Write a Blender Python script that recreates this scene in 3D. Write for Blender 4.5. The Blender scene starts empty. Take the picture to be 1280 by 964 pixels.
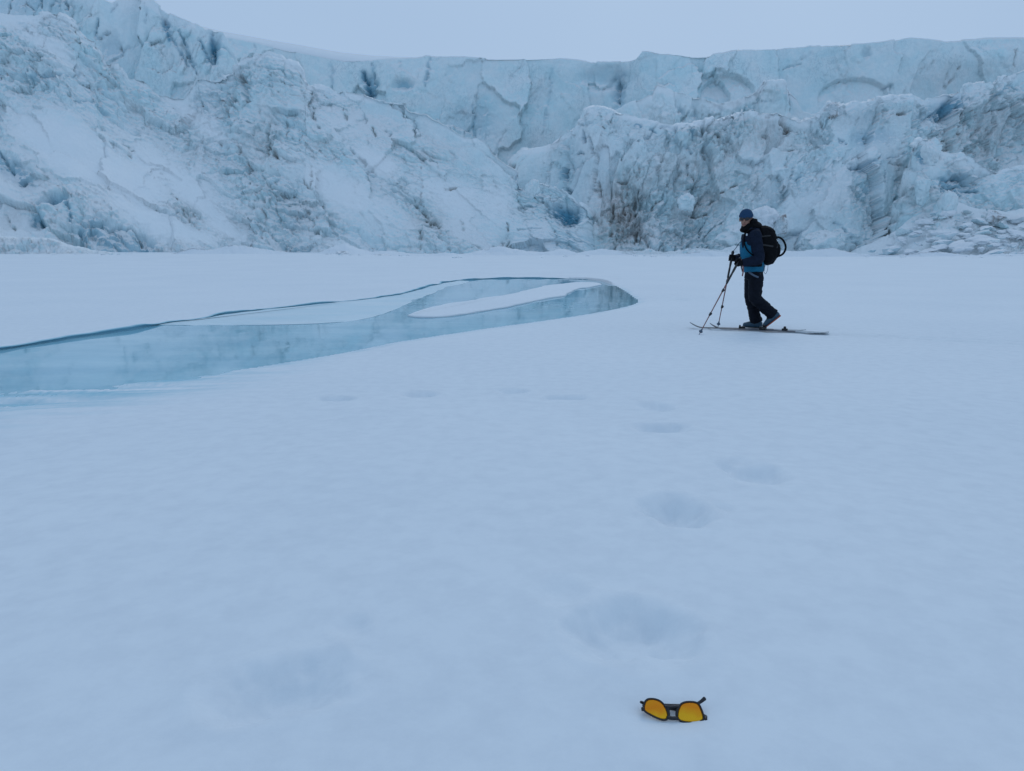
import bpy, bmesh, math, random
import numpy as np
from mathutils import Vector, Matrix

SC = bpy.context.scene
COL = SC.collection

# ------------------------------------------------------------------ camera
F = 924.0            # focal length in pixels of the 1280 wide photograph
CAMH = 1.2
HOR = 308.0
PITCH = math.atan((482.0 - HOR) / F)
cam_d = bpy.data.cameras.new('camera')
cam = bpy.data.objects.new('camera', cam_d)
COL.objects.link(cam)
cam_d.sensor_width = 36.0
cam_d.lens = 36.0 * F / 1280.0
cam_d.clip_start = 0.05
cam_d.clip_end = 3000
cam.location = (0, 0, CAMH)
cam.rotation_euler = (math.pi / 2 - PITCH, 0, 0)
SC.camera = cam

# ------------------------------------------------------------------ sky and sun
SUN_EL, SUN_AZ = math.radians(42), math.radians(16)   # sun to the right, a little ahead
world = bpy.data.worlds.new('World')
SC.world = world
world.use_nodes = True
nt = world.node_tree
nt.nodes.clear()
wo = nt.nodes.new('ShaderNodeOutputWorld')
bg = nt.nodes.new('ShaderNodeBackground')
sky = nt.nodes.new('ShaderNodeTexSky')
sky.sky_type = 'NISHITA'
sky.sun_disc = False
sky.sun_elevation = SUN_EL
sky.sun_rotation = SUN_AZ
sky.air_density = 1.0
sky.dust_density = 2.0
# cloud deck: nearly even overcast grey blue, with faint broad clouds
tc = nt.nodes.new('ShaderNodeTexCoord')
nz = nt.nodes.new('ShaderNodeTexNoise')
nz.inputs['Scale'].default_value = 1.6
nz.inputs['Detail'].default_value = 3
cr = nt.nodes.new('ShaderNodeValToRGB')
cr.color_ramp.elements[0].position = 0.3
cr.color_ramp.elements[0].color = (5.65, 7.95, 11.25, 1)
cr.color_ramp.elements[1].position = 0.72
cr.color_ramp.elements[1].color = (6.15, 8.55, 11.85, 1)
mx = nt.nodes.new('ShaderNodeMix')
mx.data_type = 'RGBA'
mx.inputs[0].default_value = 0.93
nt.links.new(tc.outputs['Generated'], nz.inputs['Vector'])
nt.links.new(nz.outputs['Fac'], cr.inputs['Fac'])
nt.links.new(sky.outputs['Color'], mx.inputs[6])
nt.links.new(cr.outputs['Color'], mx.inputs[7])
nt.links.new(mx.outputs[2], bg.inputs['Color'])
bg.inputs['Strength'].default_value = 0.1
nt.links.new(bg.outputs[0], wo.inputs[0])

sun_d = bpy.data.lights.new('sun', 'SUN')
sun_d.energy = 0.5
sun_d.angle = math.radians(25)
sun_d.color = (1.0, 0.97, 0.93)
sun = bpy.data.objects.new('sun', sun_d)
COL.objects.link(sun)
sun.location = (0, 0, 80)
# direction towards the sun (azimuth measured clockwise from +Y)
sd = Vector((math.sin(SUN_AZ) * math.cos(SUN_EL), math.cos(SUN_AZ) * math.cos(SUN_EL), math.sin(SUN_EL)))
sun.rotation_euler = sd.to_track_quat('Z', 'Y').to_euler()

SC.view_settings.view_transform = 'Standard'
SC.view_settings.look = 'None'
SC.view_settings.gamma = 1.0
SC.view_settings.exposure = -0.64
SC.cycles.max_bounces = 6
SC.cycles.diffuse_bounces = 4

# ------------------------------------------------------------------ picture -> place
CP, SP = math.cos(PITCH), math.sin(PITCH)


def ray(px, py):
    """direction of the sight line through a point of the photograph"""
    a = (np.asarray(px, float) - 640.0) / F
    b = -(np.asarray(py, float) - 482.0) / F
    return a, CP + b * SP, -SP + b * CP


def at_y(px, py, Y):
    a, b, c = ray(px, py)
    t = Y / b
    return a * t, Y + 0 * a, CAMH + c * t


def at_z(px, py, z):
    a, b, c = ray(px, py)
    t = (z - CAMH) / c
    return a * t, b * t


def W(px, py, Y):
    x, y, z = at_y(px, py, Y)
    return Vector((float(x), float(y), float(z)))


def project(x, y, z):
    zz = z - CAMH
    depth = y * CP - zz * SP
    up = y * SP + zz * CP
    return 640 + F * x / depth, 482 - F * up / depth


# ------------------------------------------------------------------ noise
def _h(ix, iy, iz, s):
    n = (ix.astype(np.int64) * 374761393 + iy.astype(np.int64) * 668265263 + iz.astype(np.int64) * 2147483647 + s * 1274126177) & 0xffffffff
    n = ((n ^ (n >> 13)) * 1274126177) & 0xffffffff
    n = ((n ^ (n >> 15)) * 2246822519) & 0xffffffff
    return ((n ^ (n >> 16)) & 0xffffff) / float(0xffffff)


def vnoise(x, y, z, s=0):
    x0, y0, z0 = np.floor(x), np.floor(y), np.floor(z)
    fx, fy, fz = x - x0, y - y0, z - z0
    fx = fx * fx * fx * (fx * (fx * 6 - 15) + 10)
    fy = fy * fy * fy * (fy * (fy * 6 - 15) + 10)
    fz = fz * fz * fz * (fz * (fz * 6 - 15) + 10)
    r = 0
    for i in (0, 1):
        wx = fx if i else 1 - fx
        for j in (0, 1):
            wy = fy if j else 1 - fy
            for k in (0, 1):
                wz = fz if k else 1 - fz
                r = r + wx * wy * wz * _h(x0 + i, y0 + j, z0 + k, s)
    return r * 2 - 1


def fbm(x, y, z, octv=4, s=0, gain=0.5):
    r, a, n = 0, 1.0, 0
    for o in range(octv):
        r = r + a * vnoise(x, y, z, s + o * 17)
        n += a
        a *= gain
        x, y, z = x * 2.03 + 5.1, y * 2.03 + 1.7, z * 2.03 + 9.2
    return r / n


def cells(x, y, z, s=0):
    """broken blocks: (height of the tilted facet of the nearest cell, distance to the joint, cell random)"""
    x0, y0, z0 = np.floor(x), np.floor(y), np.floor(z)
    f1 = np.full(x.shape, 9.0)
    f2 = np.full(x.shape, 9.0)
    bx = np.zeros_like(x); by = np.zeros_like(x); bz = np.zeros_like(x)
    for i in (-1, 0, 1):
        for j in (-1, 0, 1):
            for k in (-1, 0, 1):
                cx, cy, cz = x0 + i, y0 + j, z0 + k
                px = cx + _h(cx, cy, cz, s + 1)
                py = cy + _h(cx, cy, cz, s + 2)
                pz = cz + _h(cx, cy, cz, s + 3)
                d = (px - x) ** 2 + (py - y) ** 2 + (pz - z) ** 2
                m = d < f1
                f2 = np.where(m, f1, np.minimum(f2, d))
                f1 = np.where(m, d, f1)
                bx = np.where(m, px, bx); by = np.where(m, py, by); bz = np.where(m, pz, bz)
    cx, cy, cz = np.floor(bx * 64), np.floor(by * 64), np.floor(bz * 64)
    r0 = _h(cx, cy, cz, s + 5) * 2 - 1
    tx = _h(cx, cy, cz, s + 6) * 2 - 1
    ty = _h(cx, cy, cz, s + 7) * 2 - 1
    tz = _h(cx, cy, cz, s + 8) * 2 - 1
    h = r0 * 0.6 + 1.3 * ((x - bx) * tx + (y - by) * ty + (z - bz) * tz)
    return h, np.sqrt(f2) - np.sqrt(f1), r0


def sstep(a, b, x):
    t = np.clip((x - a) / (b - a), 0, 1)
    return t * t * (3 - 2 * t)


# ------------------------------------------------------------------ object helpers
def tag(o, label=None, cat=None, group=None, kind=None):
    if label: o['label'] = label
    if cat: o['category'] = cat
    if group: o['group'] = group
    if kind: o['kind'] = kind
    return o


def empty(name, loc, label, cat, group=None):
    o = bpy.data.objects.new(name, None)
    o.empty_display_size = 0.1
    o.location = loc
    COL.objects.link(o)
    return tag(o, label, cat, group)


def root_loc(parent):
    v = Vector((0, 0, 0))
    while parent:
        v += parent.location
        parent = parent.parent
    return v


def mesh_obj(name, verts, faces, mat, parent=None, smooth=True, loc=None):
    me = bpy.data.meshes.new(name)
    off = root_loc(parent)
    if loc is not None:
        off = off + Vector(loc)
    v = np.asarray(verts, float) - np.array(off)
    me.from_pydata(v.tolist(), [], [tuple(int(i) for i in f) for f in faces])
    me.update()
    o = bpy.data.objects.new(name, me)
    COL.objects.link(o)
    if parent: o.parent = parent
    if loc is not None: o.location = loc
    if mat: me.materials.append(mat)
    if smooth: me.polygons.foreach_set('use_smooth', [True] * len(me.polygons))
    return o


def grid_obj(name, X, Y, Z, mat, attrs=None, parent=None, wrap=False):
    nr, nc = X.shape
    me = bpy.data.meshes.new(name)
    co = np.stack([X, Y, Z], -1).reshape(-1, 3).astype(np.float32)
    i = np.arange(nr - 1)[:, None] * nc + np.arange(nc - 1)[None, :]
    q = np.stack([i, i + 1, i + nc + 1, i + nc], -1).reshape(-1, 4)
    me.vertices.add(len(co))
    me.vertices.foreach_set('co', co.ravel())
    me.loops.add(q.size)
    me.loops.foreach_set('vertex_index', q.ravel().astype(np.int32))
    me.polygons.add(len(q))
    me.polygons.foreach_set('loop_start', np.arange(0, q.size, 4, dtype=np.int32))
    me.polygons.foreach_set('loop_total', np.full(len(q), 4, dtype=np.int32))
    me.polygons.foreach_set('use_smooth', np.ones(len(q), dtype=bool))
    me.update(calc_edges=True)
    for k, a in (attrs or {}).items():
        at = me.attributes.new(k, 'FLOAT', 'POINT')
        at.data.foreach_set('value', a.ravel().astype(np.float32))
    me.materials.append(mat)
    o = bpy.data.objects.new(name, me)
    COL.objects.link(o)
    if parent: o.parent = parent
    return o


# ------------------------------------------------------------------ materials
def new_mat(name):
    m = bpy.data.materials.new(name)
    m.use_nodes = True
    n = m.node_tree
    p = n.nodes['Principled BSDF']
    return m, n, p


def N(n, t, **kw):
    x = n.nodes.new(t)
    for k, v in kw.items():
        setattr(x, k, v)
    return x


def noise(n, scale, detail=4, rough=0.55, vec=None, dist=0.0):
    x = n.nodes.new('ShaderNodeTexNoise')
    x.inputs['Scale'].default_value = scale
    x.inputs['Detail'].default_value = detail
    x.inputs['Roughness'].default_value = rough
    x.inputs['Distortion'].default_value = dist
    if vec is not None: n.links.new(vec, x.inputs['Vector'])
    return x


def pos(n, scale=(1, 1, 1), rot=(0, 0, 0)):
    g = n.nodes.new('ShaderNodeNewGeometry')
    m = n.nodes.new('ShaderNodeMapping')
    m.inputs['Scale'].default_value = scale
    m.inputs['Rotation'].default_value = rot
    n.links.new(g.outputs['Position'], m.inputs['Vector'])
    return m.outputs['Vector']


def ramp(n, fac, stops):
    r = n.nodes.new('ShaderNodeValToRGB')
    e = r.color_ramp.elements
    while len(e) < len(stops): e.new(0.5)
    for i, (p, c) in enumerate(stops):
        e[i].position = p
        e[i].color = (*c, 1) if len(c) == 3 else c
    n.links.new(fac, r.inputs['Fac'])
    return r.outputs['Color']


def mixc(n, fac, a, b):
    m = n.nodes.new('ShaderNodeMix')
    m.data_type = 'RGBA'
    if isinstance(fac, (int, float)): m.inputs[0].default_value = fac
    else: n.links.new(fac, m.inputs[0])
    for s, v in ((6, a), (7, b)):
        if isinstance(v, tuple): m.inputs[s].default_value = (*v, 1)
        else: n.links.new(v, m.inputs[s])
    return m.outputs[2]


def math_(n, op, a, b=None, clamp=False):
    m = n.nodes.new('ShaderNodeMath')
    m.operation = op
    m.use_clamp = clamp
    for i, v in enumerate((a, b)):
        if v is None: continue
        if isinstance(v, (int, float)): m.inputs[i].default_value = v
        else: n.links.new(v, m.inputs[i])
    return m.outputs[0]


def bump(n, p, h, strength, dist):
    b = n.nodes.new('ShaderNodeBump')
    b.inputs['Strength'].default_value = strength
    b.inputs['Distance'].default_value = dist
    n.links.new(h, b.inputs['Height'])
    n.links.new(b.outputs['Normal'], p.inputs['Normal'])
    return b


def simple(name, col, rough=0.7, metal=0.0, var=0.25, scale=40, bstr=0.3, bdist=0.002, spec=0.12):
    m, n, p = new_mat(name)
    tcn = n.nodes.new('ShaderNodeTexCoord')
    nn = noise(n, scale, 4, 0.6, tcn.outputs['Object'])
    c = ramp(n, nn.outputs['Fac'], [(0.3, tuple(x * (1 - var) for x in col)), (0.7, tuple(min(1, x * (1 + var)) for x in col))])
    n.links.new(c, p.inputs['Base Color'])
    p.inputs['Roughness'].default_value = rough
    p.inputs['Metallic'].default_value = metal
    p.inputs['Specular IOR Level'].default_value = spec
    nb = noise(n, scale * 3, 3, 0.6, tcn.outputs['Object'])
    bump(n, p, nb.outputs['Fac'], bstr, bdist)
    return m


# snow
def mat_snow():
    m, n, p = new_mat('snow')
    v = pos(n)
    big = noise(n, 0.35, 3, 0.5, v)
    fine = noise(n, 9, 6, 0.65, v)
    c = ramp(n, big.outputs['Fac'], [(0.35, (0.775, 0.825, 0.86)), (0.65, (0.805, 0.85, 0.88))])
    c2 = ramp(n, fine.outputs['Fac'], [(0.32, (0.93, 0.935, 0.945)), (0.6, (1, 1, 1))])
    mm = n.nodes.new('ShaderNodeMix'); mm.data_type = 'RGBA'; mm.blend_type = 'MULTIPLY'
    mm.inputs[0].default_value = 1.0
    n.links.new(c, mm.inputs[6]); n.links.new(c2, mm.inputs[7])
    at = N(n, 'ShaderNodeAttribute', attribute_name='wet')  # slush on the near shore, painted shade on the far lip face
    n.links.new(mixc(n, at.outputs['Fac'], mm.outputs[2], (0.34, 0.60, 0.70)), p.inputs['Base Color'])
    p.inputs['Roughness'].default_value = 0.75
    p.inputs['Specular IOR Level'].default_value = 0.2
    g1 = noise(n, 5, 5, 0.6, pos(n, (1, 1.6, 1)))
    g2 = noise(n, 160, 2, 0.6, v)
    h = math_(n, 'ADD', g1.outputs['Fac'], math_(n, 'MULTIPLY', g2.outputs['Fac'], 0.16))
    g3 = noise(n, 22, 4, 0.7, pos(n, (0.7, 1.5, 1)))
    h = math_(n, 'ADD', h, math_(n, 'MULTIPLY', g3.outputs['Fac'], 0.35))
    bump(n, p, h, 0.25, 0.007)
    return m


def mat_ice(name='glacier_ice', haze=0.0):
    m, n, p = new_mat(name)
    geo = n.nodes.new('ShaderNodeNewGeometry')
    sep = n.nodes.new('ShaderNodeSeparateXYZ')
    n.links.new(geo.outputs['Normal'], sep.inputs[0])
    v = pos(n)
    n1 = noise(n, 0.16, 6, 0.62, v, 0.6)
    n2 = noise(n, 1.1, 6, 0.65, v, 0.4)
    # bare ice shows pale blue, wind packed snow nearly white
    bare = ramp(n, n1.outputs['Fac'], [(0.36, (0.66, 0.87, 0.91)), (0.5, (0.77, 0.91, 0.935)), (0.64, (0.84, 0.92, 0.935))])
    bare = mixc(n, math_(n, 'MULTIPLY', ramp(n, n2.outputs['Fac'], [(0.42, (0, 0, 0)), (0.68, (1, 1, 1))]), 0.35), bare, (0.50, 0.72, 0.79))
    ai = N(n, 'ShaderNodeAttribute', attribute_name='blue')
    bare = mixc(n, ai.outputs['Fac'], bare, (0.12, 0.36, 0.50))
    # hairline fractures showing deeper ice
    nv_ = noise(n, 0.55, 7, 0.62, pos(n, (1, 1, 0.6)), 0.8)
    vein = math_(n, 'SUBTRACT', 1.0, math_(n, 'MULTIPLY', math_(n, 'ABSOLUTE', math_(n, 'SUBTRACT', nv_.outputs['Fac'], 0.5)), 38.0), True)
    nm_ = noise(n, 0.12, 3, 0.5, v)
    vein = math_(n, 'MULTIPLY', vein, ramp(n, nm_.outputs['Fac'], [(0.45, (0, 0, 0)), (0.66, (0.4, 0.4, 0.4))]))
    bare = mixc(n, vein, bare, (0.22, 0.38, 0.45))
    # snow that lies on ledges
    up = math_(n, 'ADD', sep.outputs['Z'], math_(n, 'MULTIPLY', math_(n, 'SUBTRACT', n2.outputs['Fac'], 0.5), 0.9))
    sn = ramp(n, up, [(0.34, (0, 0, 0)), (0.62, (1, 1, 1))])
    sa = N(n, 'ShaderNodeAttribute', attribute_name='snowy')
    sn = math_(n, 'MAXIMUM', sn, sa.outputs['Fac'])
    c = mixc(n, math_(n, 'MULTIPLY', sn, 0.85), bare, (0.87, 0.895, 0.91))
    # silt in the joints and in streaks, plus painted shade on alcove rims
    ad = N(n, 'ShaderNodeAttribute', attribute_name='dirt')
    st = noise(n, 1.0, 6, 0.68, pos(n, (1.5, 1.5, 0.16)), 0.5)
    dm = ramp(n, st.outputs['Fac'], [(0.30, (0.10, 0.10, 0.10)), (0.66, (1, 1, 1))])
    df = math_(n, 'MULTIPLY', ad.outputs['Fac'], dm, True)
    c = mixc(n, df, c, (0.20, 0.155, 0.13))
    n.links.new(c, p.inputs['Base Color'])
    p.inputs['Roughness'].default_value = 0.62
    p.inputs['Specular IOR Level'].default_value = 0.3
    b1 = noise(n, 2.2, 8, 0.68, v, 0.3)
    b2 = noise(n, 0.9, 6, 0.6, pos(n, (2.0, 2.0, 0.35)))
    h = math_(n, 'ADD', b1.outputs['Fac'], math_(n, 'MULTIPLY', b2.outputs['Fac'], 0.8))
    h = math_(n, 'MULTIPLY', h, math_(n, 'SUBTRACT', 1.0, math_(n, 'MULTIPLY', sa.outputs['Fac'], 0.8)))
    bump(n, p, h, 0.62, 0.40)
    return m


def mat_water():
    m, n, p = new_mat('meltwater')
    v = pos(n)
    a = noise(n, 0.5, 4, 0.6, pos(n, (1, 2.2, 1)))
    c = ramp(n, a.outputs['Fac'], [(0.35, (0.25, 0.52, 0.64)), (0.65, (0.40, 0.66, 0.75))])
    n.links.new(c, p.inputs['Base Color'])
    p.inputs['IOR'].default_value = 1.33
    p.inputs['Roughness'].default_value = 0.03
    p.inputs['Specular IOR Level'].default_value = 0.5
    b = noise(n, 1.2, 3, 0.55, pos(n, (1.0, 0.5, 1)))
    bump(n, p, b.outputs['Fac'], 0.35, 0.012)
    return m


M_SNOW = mat_snow()
M_ICE = mat_ice()
M_WATER = mat_water()


def mat_wetice():
    m, n, p = new_mat('wet_pale_ice')
    a = noise(n, 0.7, 5, 0.6, pos(n, (0.6, 1.6, 1)))
    n.links.new(ramp(n, a.outputs['Fac'], [(0.35, (0.60, 0.77, 0.83)), (0.65, (0.72, 0.83, 0.87))]), p.inputs['Base Color'])
    p.inputs['Roughness'].default_value = 0.35
    p.inputs['Specular IOR Level'].default_value = 0.3
    return m


M_WETICE = mat_wetice()

# ------------------------------------------------------------------ snow field and pond
ZW = -0.06
pond_far = [(-330, 505), (-150, 470), (-60, 451), (0, 438.5), (105, 421.5), (215, 404.5), (300, 391.5), (380, 382.5), (430, 377.5), (480, 372), (520, 364), (545, 356.5), (575, 351), (640, 348), (720, 349), (752, 352)]
pond_near = [(768, 357), (782, 365), (790, 371), (797, 377), (785, 382.5), (750, 390), (700, 398), (600, 412), (500, 427), (430, 441), (300, 462), (160, 480), (60, 488), (-60, 497), (-150, 512), (-330, 560)]


def smooth_poly(pts, n=6):
    p = np.array(pts, float)
    out = []
    for i in range(len(p) - 1):
        a = p[max(i - 1, 0)]; b = p[i]; c = p[i + 1]; d = p[min(i + 2, len(p) - 1)]
        for k in range(n):
            t = k / n
            out.append(0.5 * ((2 * b) + (c - a) * t + (2 * a - 5 * b + 4 * c - d) * t * t + (3 * b - a - 3 * c + d) * t ** 3))
    out.append(p[-1])
    return np.array(out)


def to_world(pts, z):
    pts = np.asarray(pts, float)
    x, y = at_z(pts[:, 0], pts[:, 1], z)
    return np.stack([x, y], -1)


FAR = smooth_poly(to_world(pond_far, ZW))
NEAR = smooth_poly(to_world(pond_near, ZW))
POND = np.concatenate([FAR, NEAR])


def seg_dist(x, y, poly, closed=True):
    d = np.full(x.shape, 1e9)
    n = len(poly)
    for i in range(n if closed else n - 1):
        ax, ay = poly[i]; bx, by = poly[(i + 1) % n]
        vx, vy = bx - ax, by - ay
        L = vx * vx + vy * vy + 1e-12
        t = np.clip(((x - ax) * vx + (y - ay) * vy) / L, 0, 1)
        d = np.minimum(d, np.hypot(x - ax - t * vx, y - ay - t * vy))
    return d


def inside(x, y, poly):
    c = np.zeros(x.shape, bool)
    n = len(poly)
    for i in range(n):
        ax, ay = poly[i]; bx, by = poly[(i + 1) % n]
        if ay == by: continue
        m = ((ay > y) != (by > y)) & (x < (bx - ax) * (y - ay) / (by - ay) + ax)
        c ^= m
    return c


def g_base(x, y):
    d = np.hypot(x, y)
    near = 0.20 * (1 - sstep(1.2, 7.0, d))
    und = 0.05 * fbm(x / 9, y / 9, 0 * x, 3, 3) * sstep(3, 20, d) + 0.012 * fbm(x / 1.7, y / 1.7, 0 * x, 3, 8)
    und = und * (1 - np.exp(-((x - 3.6) ** 2 + (y - 10.8) ** 2) / 9.0))     # trodden flat where the skier stands
    far = 0.16 * sstep(30, 60, d) * (fbm(x / 14, y / 10, 0 * x, 3, 5)) - 0.10 * sstep(60, 110, d)
    # drifted bank left of the pond, its end curving down to the flat
    bank = 0.35 * sstep(30, 75, y) * sstep(0, -14, x + 0.10 * y)
    return near + und + far + bank


# footprints: px, py, half width px, half height px, depth m, rotation
prints = [(788, 803, 84, 48, 0.095, 0), (847, 663, 44, 24, 0.12, 0), (945, 600, 44, 19, 0.09, 0), (826, 550, 40, 8, 0.10, 0),
          (821, 515, 26, 7, 0.065, 0), (707, 500, 33, 4.0, 0.08, 0), (638, 490, 24, 3.6, 0.07, 0), (525, 495, 24, 4.2, 0.08, 0), (419, 501, 24, 3.6, 0.07, 0),
          (352, 878, 96, 42, 0.085, -20), (852, 374, 11, 2.2, 0.08, 0), (903, 655, 14, 7, 0.02, 0), (440, 797, 26, 16, 0.02, 0),
          (700, 752, 34, 22, 0.025, 0), (590, 341, 36, 1.2, 0.10, 0), (365, 338, 18, 1.2, 0.12, 0), (795, 322, 20, 1.2, 0.12, 0), (710, 334, 16, 1, 0.10, 0)]


def ground(x, y, carve=True):
    z = g_base(x, y)
    for (px, py, hw, hh, dep, rot) in prints:
        z0 = 0.16 if py > 700 else (0.08 if py > 580 else 0)
        cx, cy = at_z(px, py, z0)
        r, _ = at_z(px + hw, py, z0)
        rx = float(r - cx)
        _, y1 = at_z(px, py - hh, z0); _, y2 = at_z(px, py + hh, z0)
        ry = float(y1 - y2) / 2
        m = (abs(x - cx) < 2.4 * (rx + ry)) & (abs(y - cy) < 2.4 * (rx + ry))
        if not m.any(): continue
        X, Y = x[m] - cx, y[m] - (float(y1) + float(y2)) / 2
        a = math.radians(rot)
        X, Y = X * math.cos(a) - Y * math.sin(a), X * math.sin(a) + Y * math.cos(a)
        w = 0.30 * fbm(X / 0.13 + px, Y / 0.13, 0 * X, 3, 11)
        rr = np.sqrt((X / rx) ** 2 + (Y / ry) ** 2) + w
        bowl = 1 - sstep(0.25, 1.15, rr)
        rim = np.exp(-((rr - 1.22) / 0.16) ** 2) * 0.05
        crumb = 0.14 * fbm(X / 0.07, Y / 0.07, 0 * X, 3, 19) * (1 - sstep(0.7, 1.2, rr))
        z[m] += dep * (-bowl * (0.85 + 0.15 * np.clip(Y / ry, -1, 1)) + rim + crumb)
    # two ski grooves leading in from the right
    for (ax_, ay_, bx_, by_) in ((float(at_z(868, 410, 0)[0]), float(at_z(868, 410, 0)[1]), float(at_z(1400, 432, 0)[0]), float(at_z(1400, 432, 0)[1])), (float(at_z(893, 411.5, 0)[0]), float(at_z(893, 411.5, 0)[1]), float(at_z(1400, 437, 0)[0]), float(at_z(1400, 437, 0)[1]))):
        m = (x > ax_ - 0.5) & (x < bx_ + 0.5) & (y > 4) & (y < 13)
        if m.any():
            vx, vy = bx_ - ax_, by_ - ay_
            t_ = np.clip(((x[m] - ax_) * vx + (y[m] - ay_) * vy) / (vx * vx + vy * vy), 0, 1)
            d_ = np.hypot(x[m] - ax_ - t_ * vx, y[m] - ay_ - t_ * vy)
            z[m] -= 0.022 * sstep(0.085, 0.045, d_) - 0.006 * np.exp(-((d_ - 0.10) / 0.03) ** 2)
    # snow pushed up round the fallen glasses
    cx, cy = at_z(842, 893, 0.2)
    z += -0.010 * np.exp(-(((x - cx) / 0.10) ** 2 + ((y - cy) / 0.045) ** 2))
    if carve:
        m = (x > -45) & (x < 12) & (y > 2) & (y < 45)
        X, Y = x[m], y[m]
        dn = seg_dist(X, Y, NEAR, False)
        df = seg_dist(X, Y, FAR[:-8], False)
        ins = inside(X, Y, POND)
        nearw = sstep(1.6, 0.0, dn) * 0.8 + sstep(0.35, 0.0, dn) * 0.2
        # slushy ripples along the near shore
        rip = 0.014 * fbm(X / 0.9, Y / 0.13, 0 * X, 4, 21) * sstep(1.8, 0.3, dn) * sstep(-3.0, -6.5, X)
        zz = z[m]
        target = ZW + 0.002
        zo = zz * (1 - nearw) + target * nearw + rip
        lf = sstep(-2.2, -4.2, X)
        rip2 = 0.034 * fbm(X / 0.8, Y / 0.11, 0 * X, 4, 21, 0.6)
        slush = ZW - 0.004 + 0.028 * dn + rip2
        zo = zo * (1 - lf) + (slush * sstep(1.3, 0.7, dn) + zo * (1 - sstep(1.3, 0.7, dn))) * lf
        k = sstep(0.55, 0.25, df)       # hidden below the overhanging lip
        zo = np.where(df < dn, zo * (1 - k) + (ZW - 0.3) * k, zo)
        zi = ZW - 0.02 - 0.25 * sstep(0, 0.9, np.minimum(dn, df)) + rip
        zi = np.where(df < dn, ZW - 0.3, zi)
        z[m] = np.where(ins, zi, zo)
    return z


def gz(x, y):
    return float(ground(np.array([float(x)]), np.array([float(y)]))[0])


rs = [0.15]
while rs[-1] < 320:
    r = rs[-1]
    k = 0.0085 if r < 4 else (0.0065 if r < 40 else 0.02)
    rs.append(r * (1 + k))
rs = np.array(rs)
an = np.concatenate([np.linspace(-180, -52, 60, endpoint=False), np.linspace(-52, -38, 40, endpoint=False),
                     np.linspace(-38, 38, 520, endpoint=False), np.linspace(38, 52, 40, endpoint=False), np.linspace(52, 180, 60)])
A = np.radians(an)
RR, AA = np.meshgrid(rs, A, indexing='ij')
GX, GY = RR * np.sin(AA), RR * np.cos(AA)
GZ = ground(GX.ravel(), GY.ravel()).reshape(GX.shape)
m = (GX > -45) & (GX < 12) & (GY > 2) & (GY < 45)
wet = np.zeros(GX.shape)
dn = seg_dist(GX[m], GY[m], NEAR, False)
lf = sstep(-1.6, -3.8, GX[m])
w = sstep(0.25, 0.0, dn) * 0.4 * (1 - lf) + sstep(2.1, 0.1, dn) * lf
wet[m] = np.clip(w * (0.62 + 1.3 * fbm(GX[m] / 0.8, GY[m] / 0.10, 0 * dn, 4, 21, 0.65)), 0, 1)
snow = grid_obj('snow_field', GX, GY, GZ, M_SNOW, {'wet': wet})
tag(snow, kind='structure')

# water sheet
ex = POND.copy()
cx, cy = ex.mean(0)
bm = bmesh.new()
vs = [bm.verts.new((x, y, ZW)) for x, y in POND]
# grow it a little below the banks
c = np.array([0.0, 0.0])
nrm = []
for i in range(len(POND)):
    a, b = POND[i - 1], POND[(i + 1) % len(POND)]
    t = (b - a) / (np.linalg.norm(b - a) + 1e-9)
    nn_ = np.array([-t[1], t[0]])
    nrm.append(nn_)
area = 0.5 * sum(POND[i - 1][0] * POND[i][1] - POND[i][0] * POND[i - 1][1] for i in range(len(POND)))
sg = -1 if area > 0 else 1
for i_, (v, nn_) in enumerate(zip(vs, nrm)):
    q_ = Vector(v.co)
    wdt = 0.10 + (0.9 * float(sstep(-1.8, -4.0, q_.x)) if i_ >= len(FAR) else 0)
    v.co.x += sg * nn_[0] * wdt
    v.co.y += sg * nn_[1] * wdt
f = bm.faces.new(vs)
if f.normal.z < 0: f.normal_flip()
bmesh.ops.triangulate(bm, faces=[f])
me = bpy.data.meshes.new('meltwater_pond'); bm.to_mesh(me); bm.free()
me.materials.append(M_WATER)
pond = bpy.data.objects.new('meltwater_pond', me); COL.objects.link(pond)
tag(pond, kind='structure')


def resample(p, step):
    d = np.r_[0, np.cumsum(np.hypot(*np.diff(p, axis=0).T))]
    s = np.arange(0, d[-1], step)
    return np.stack([np.interp(s, d, p[:, 0]), np.interp(s, d, p[:, 1])], -1), s


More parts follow.
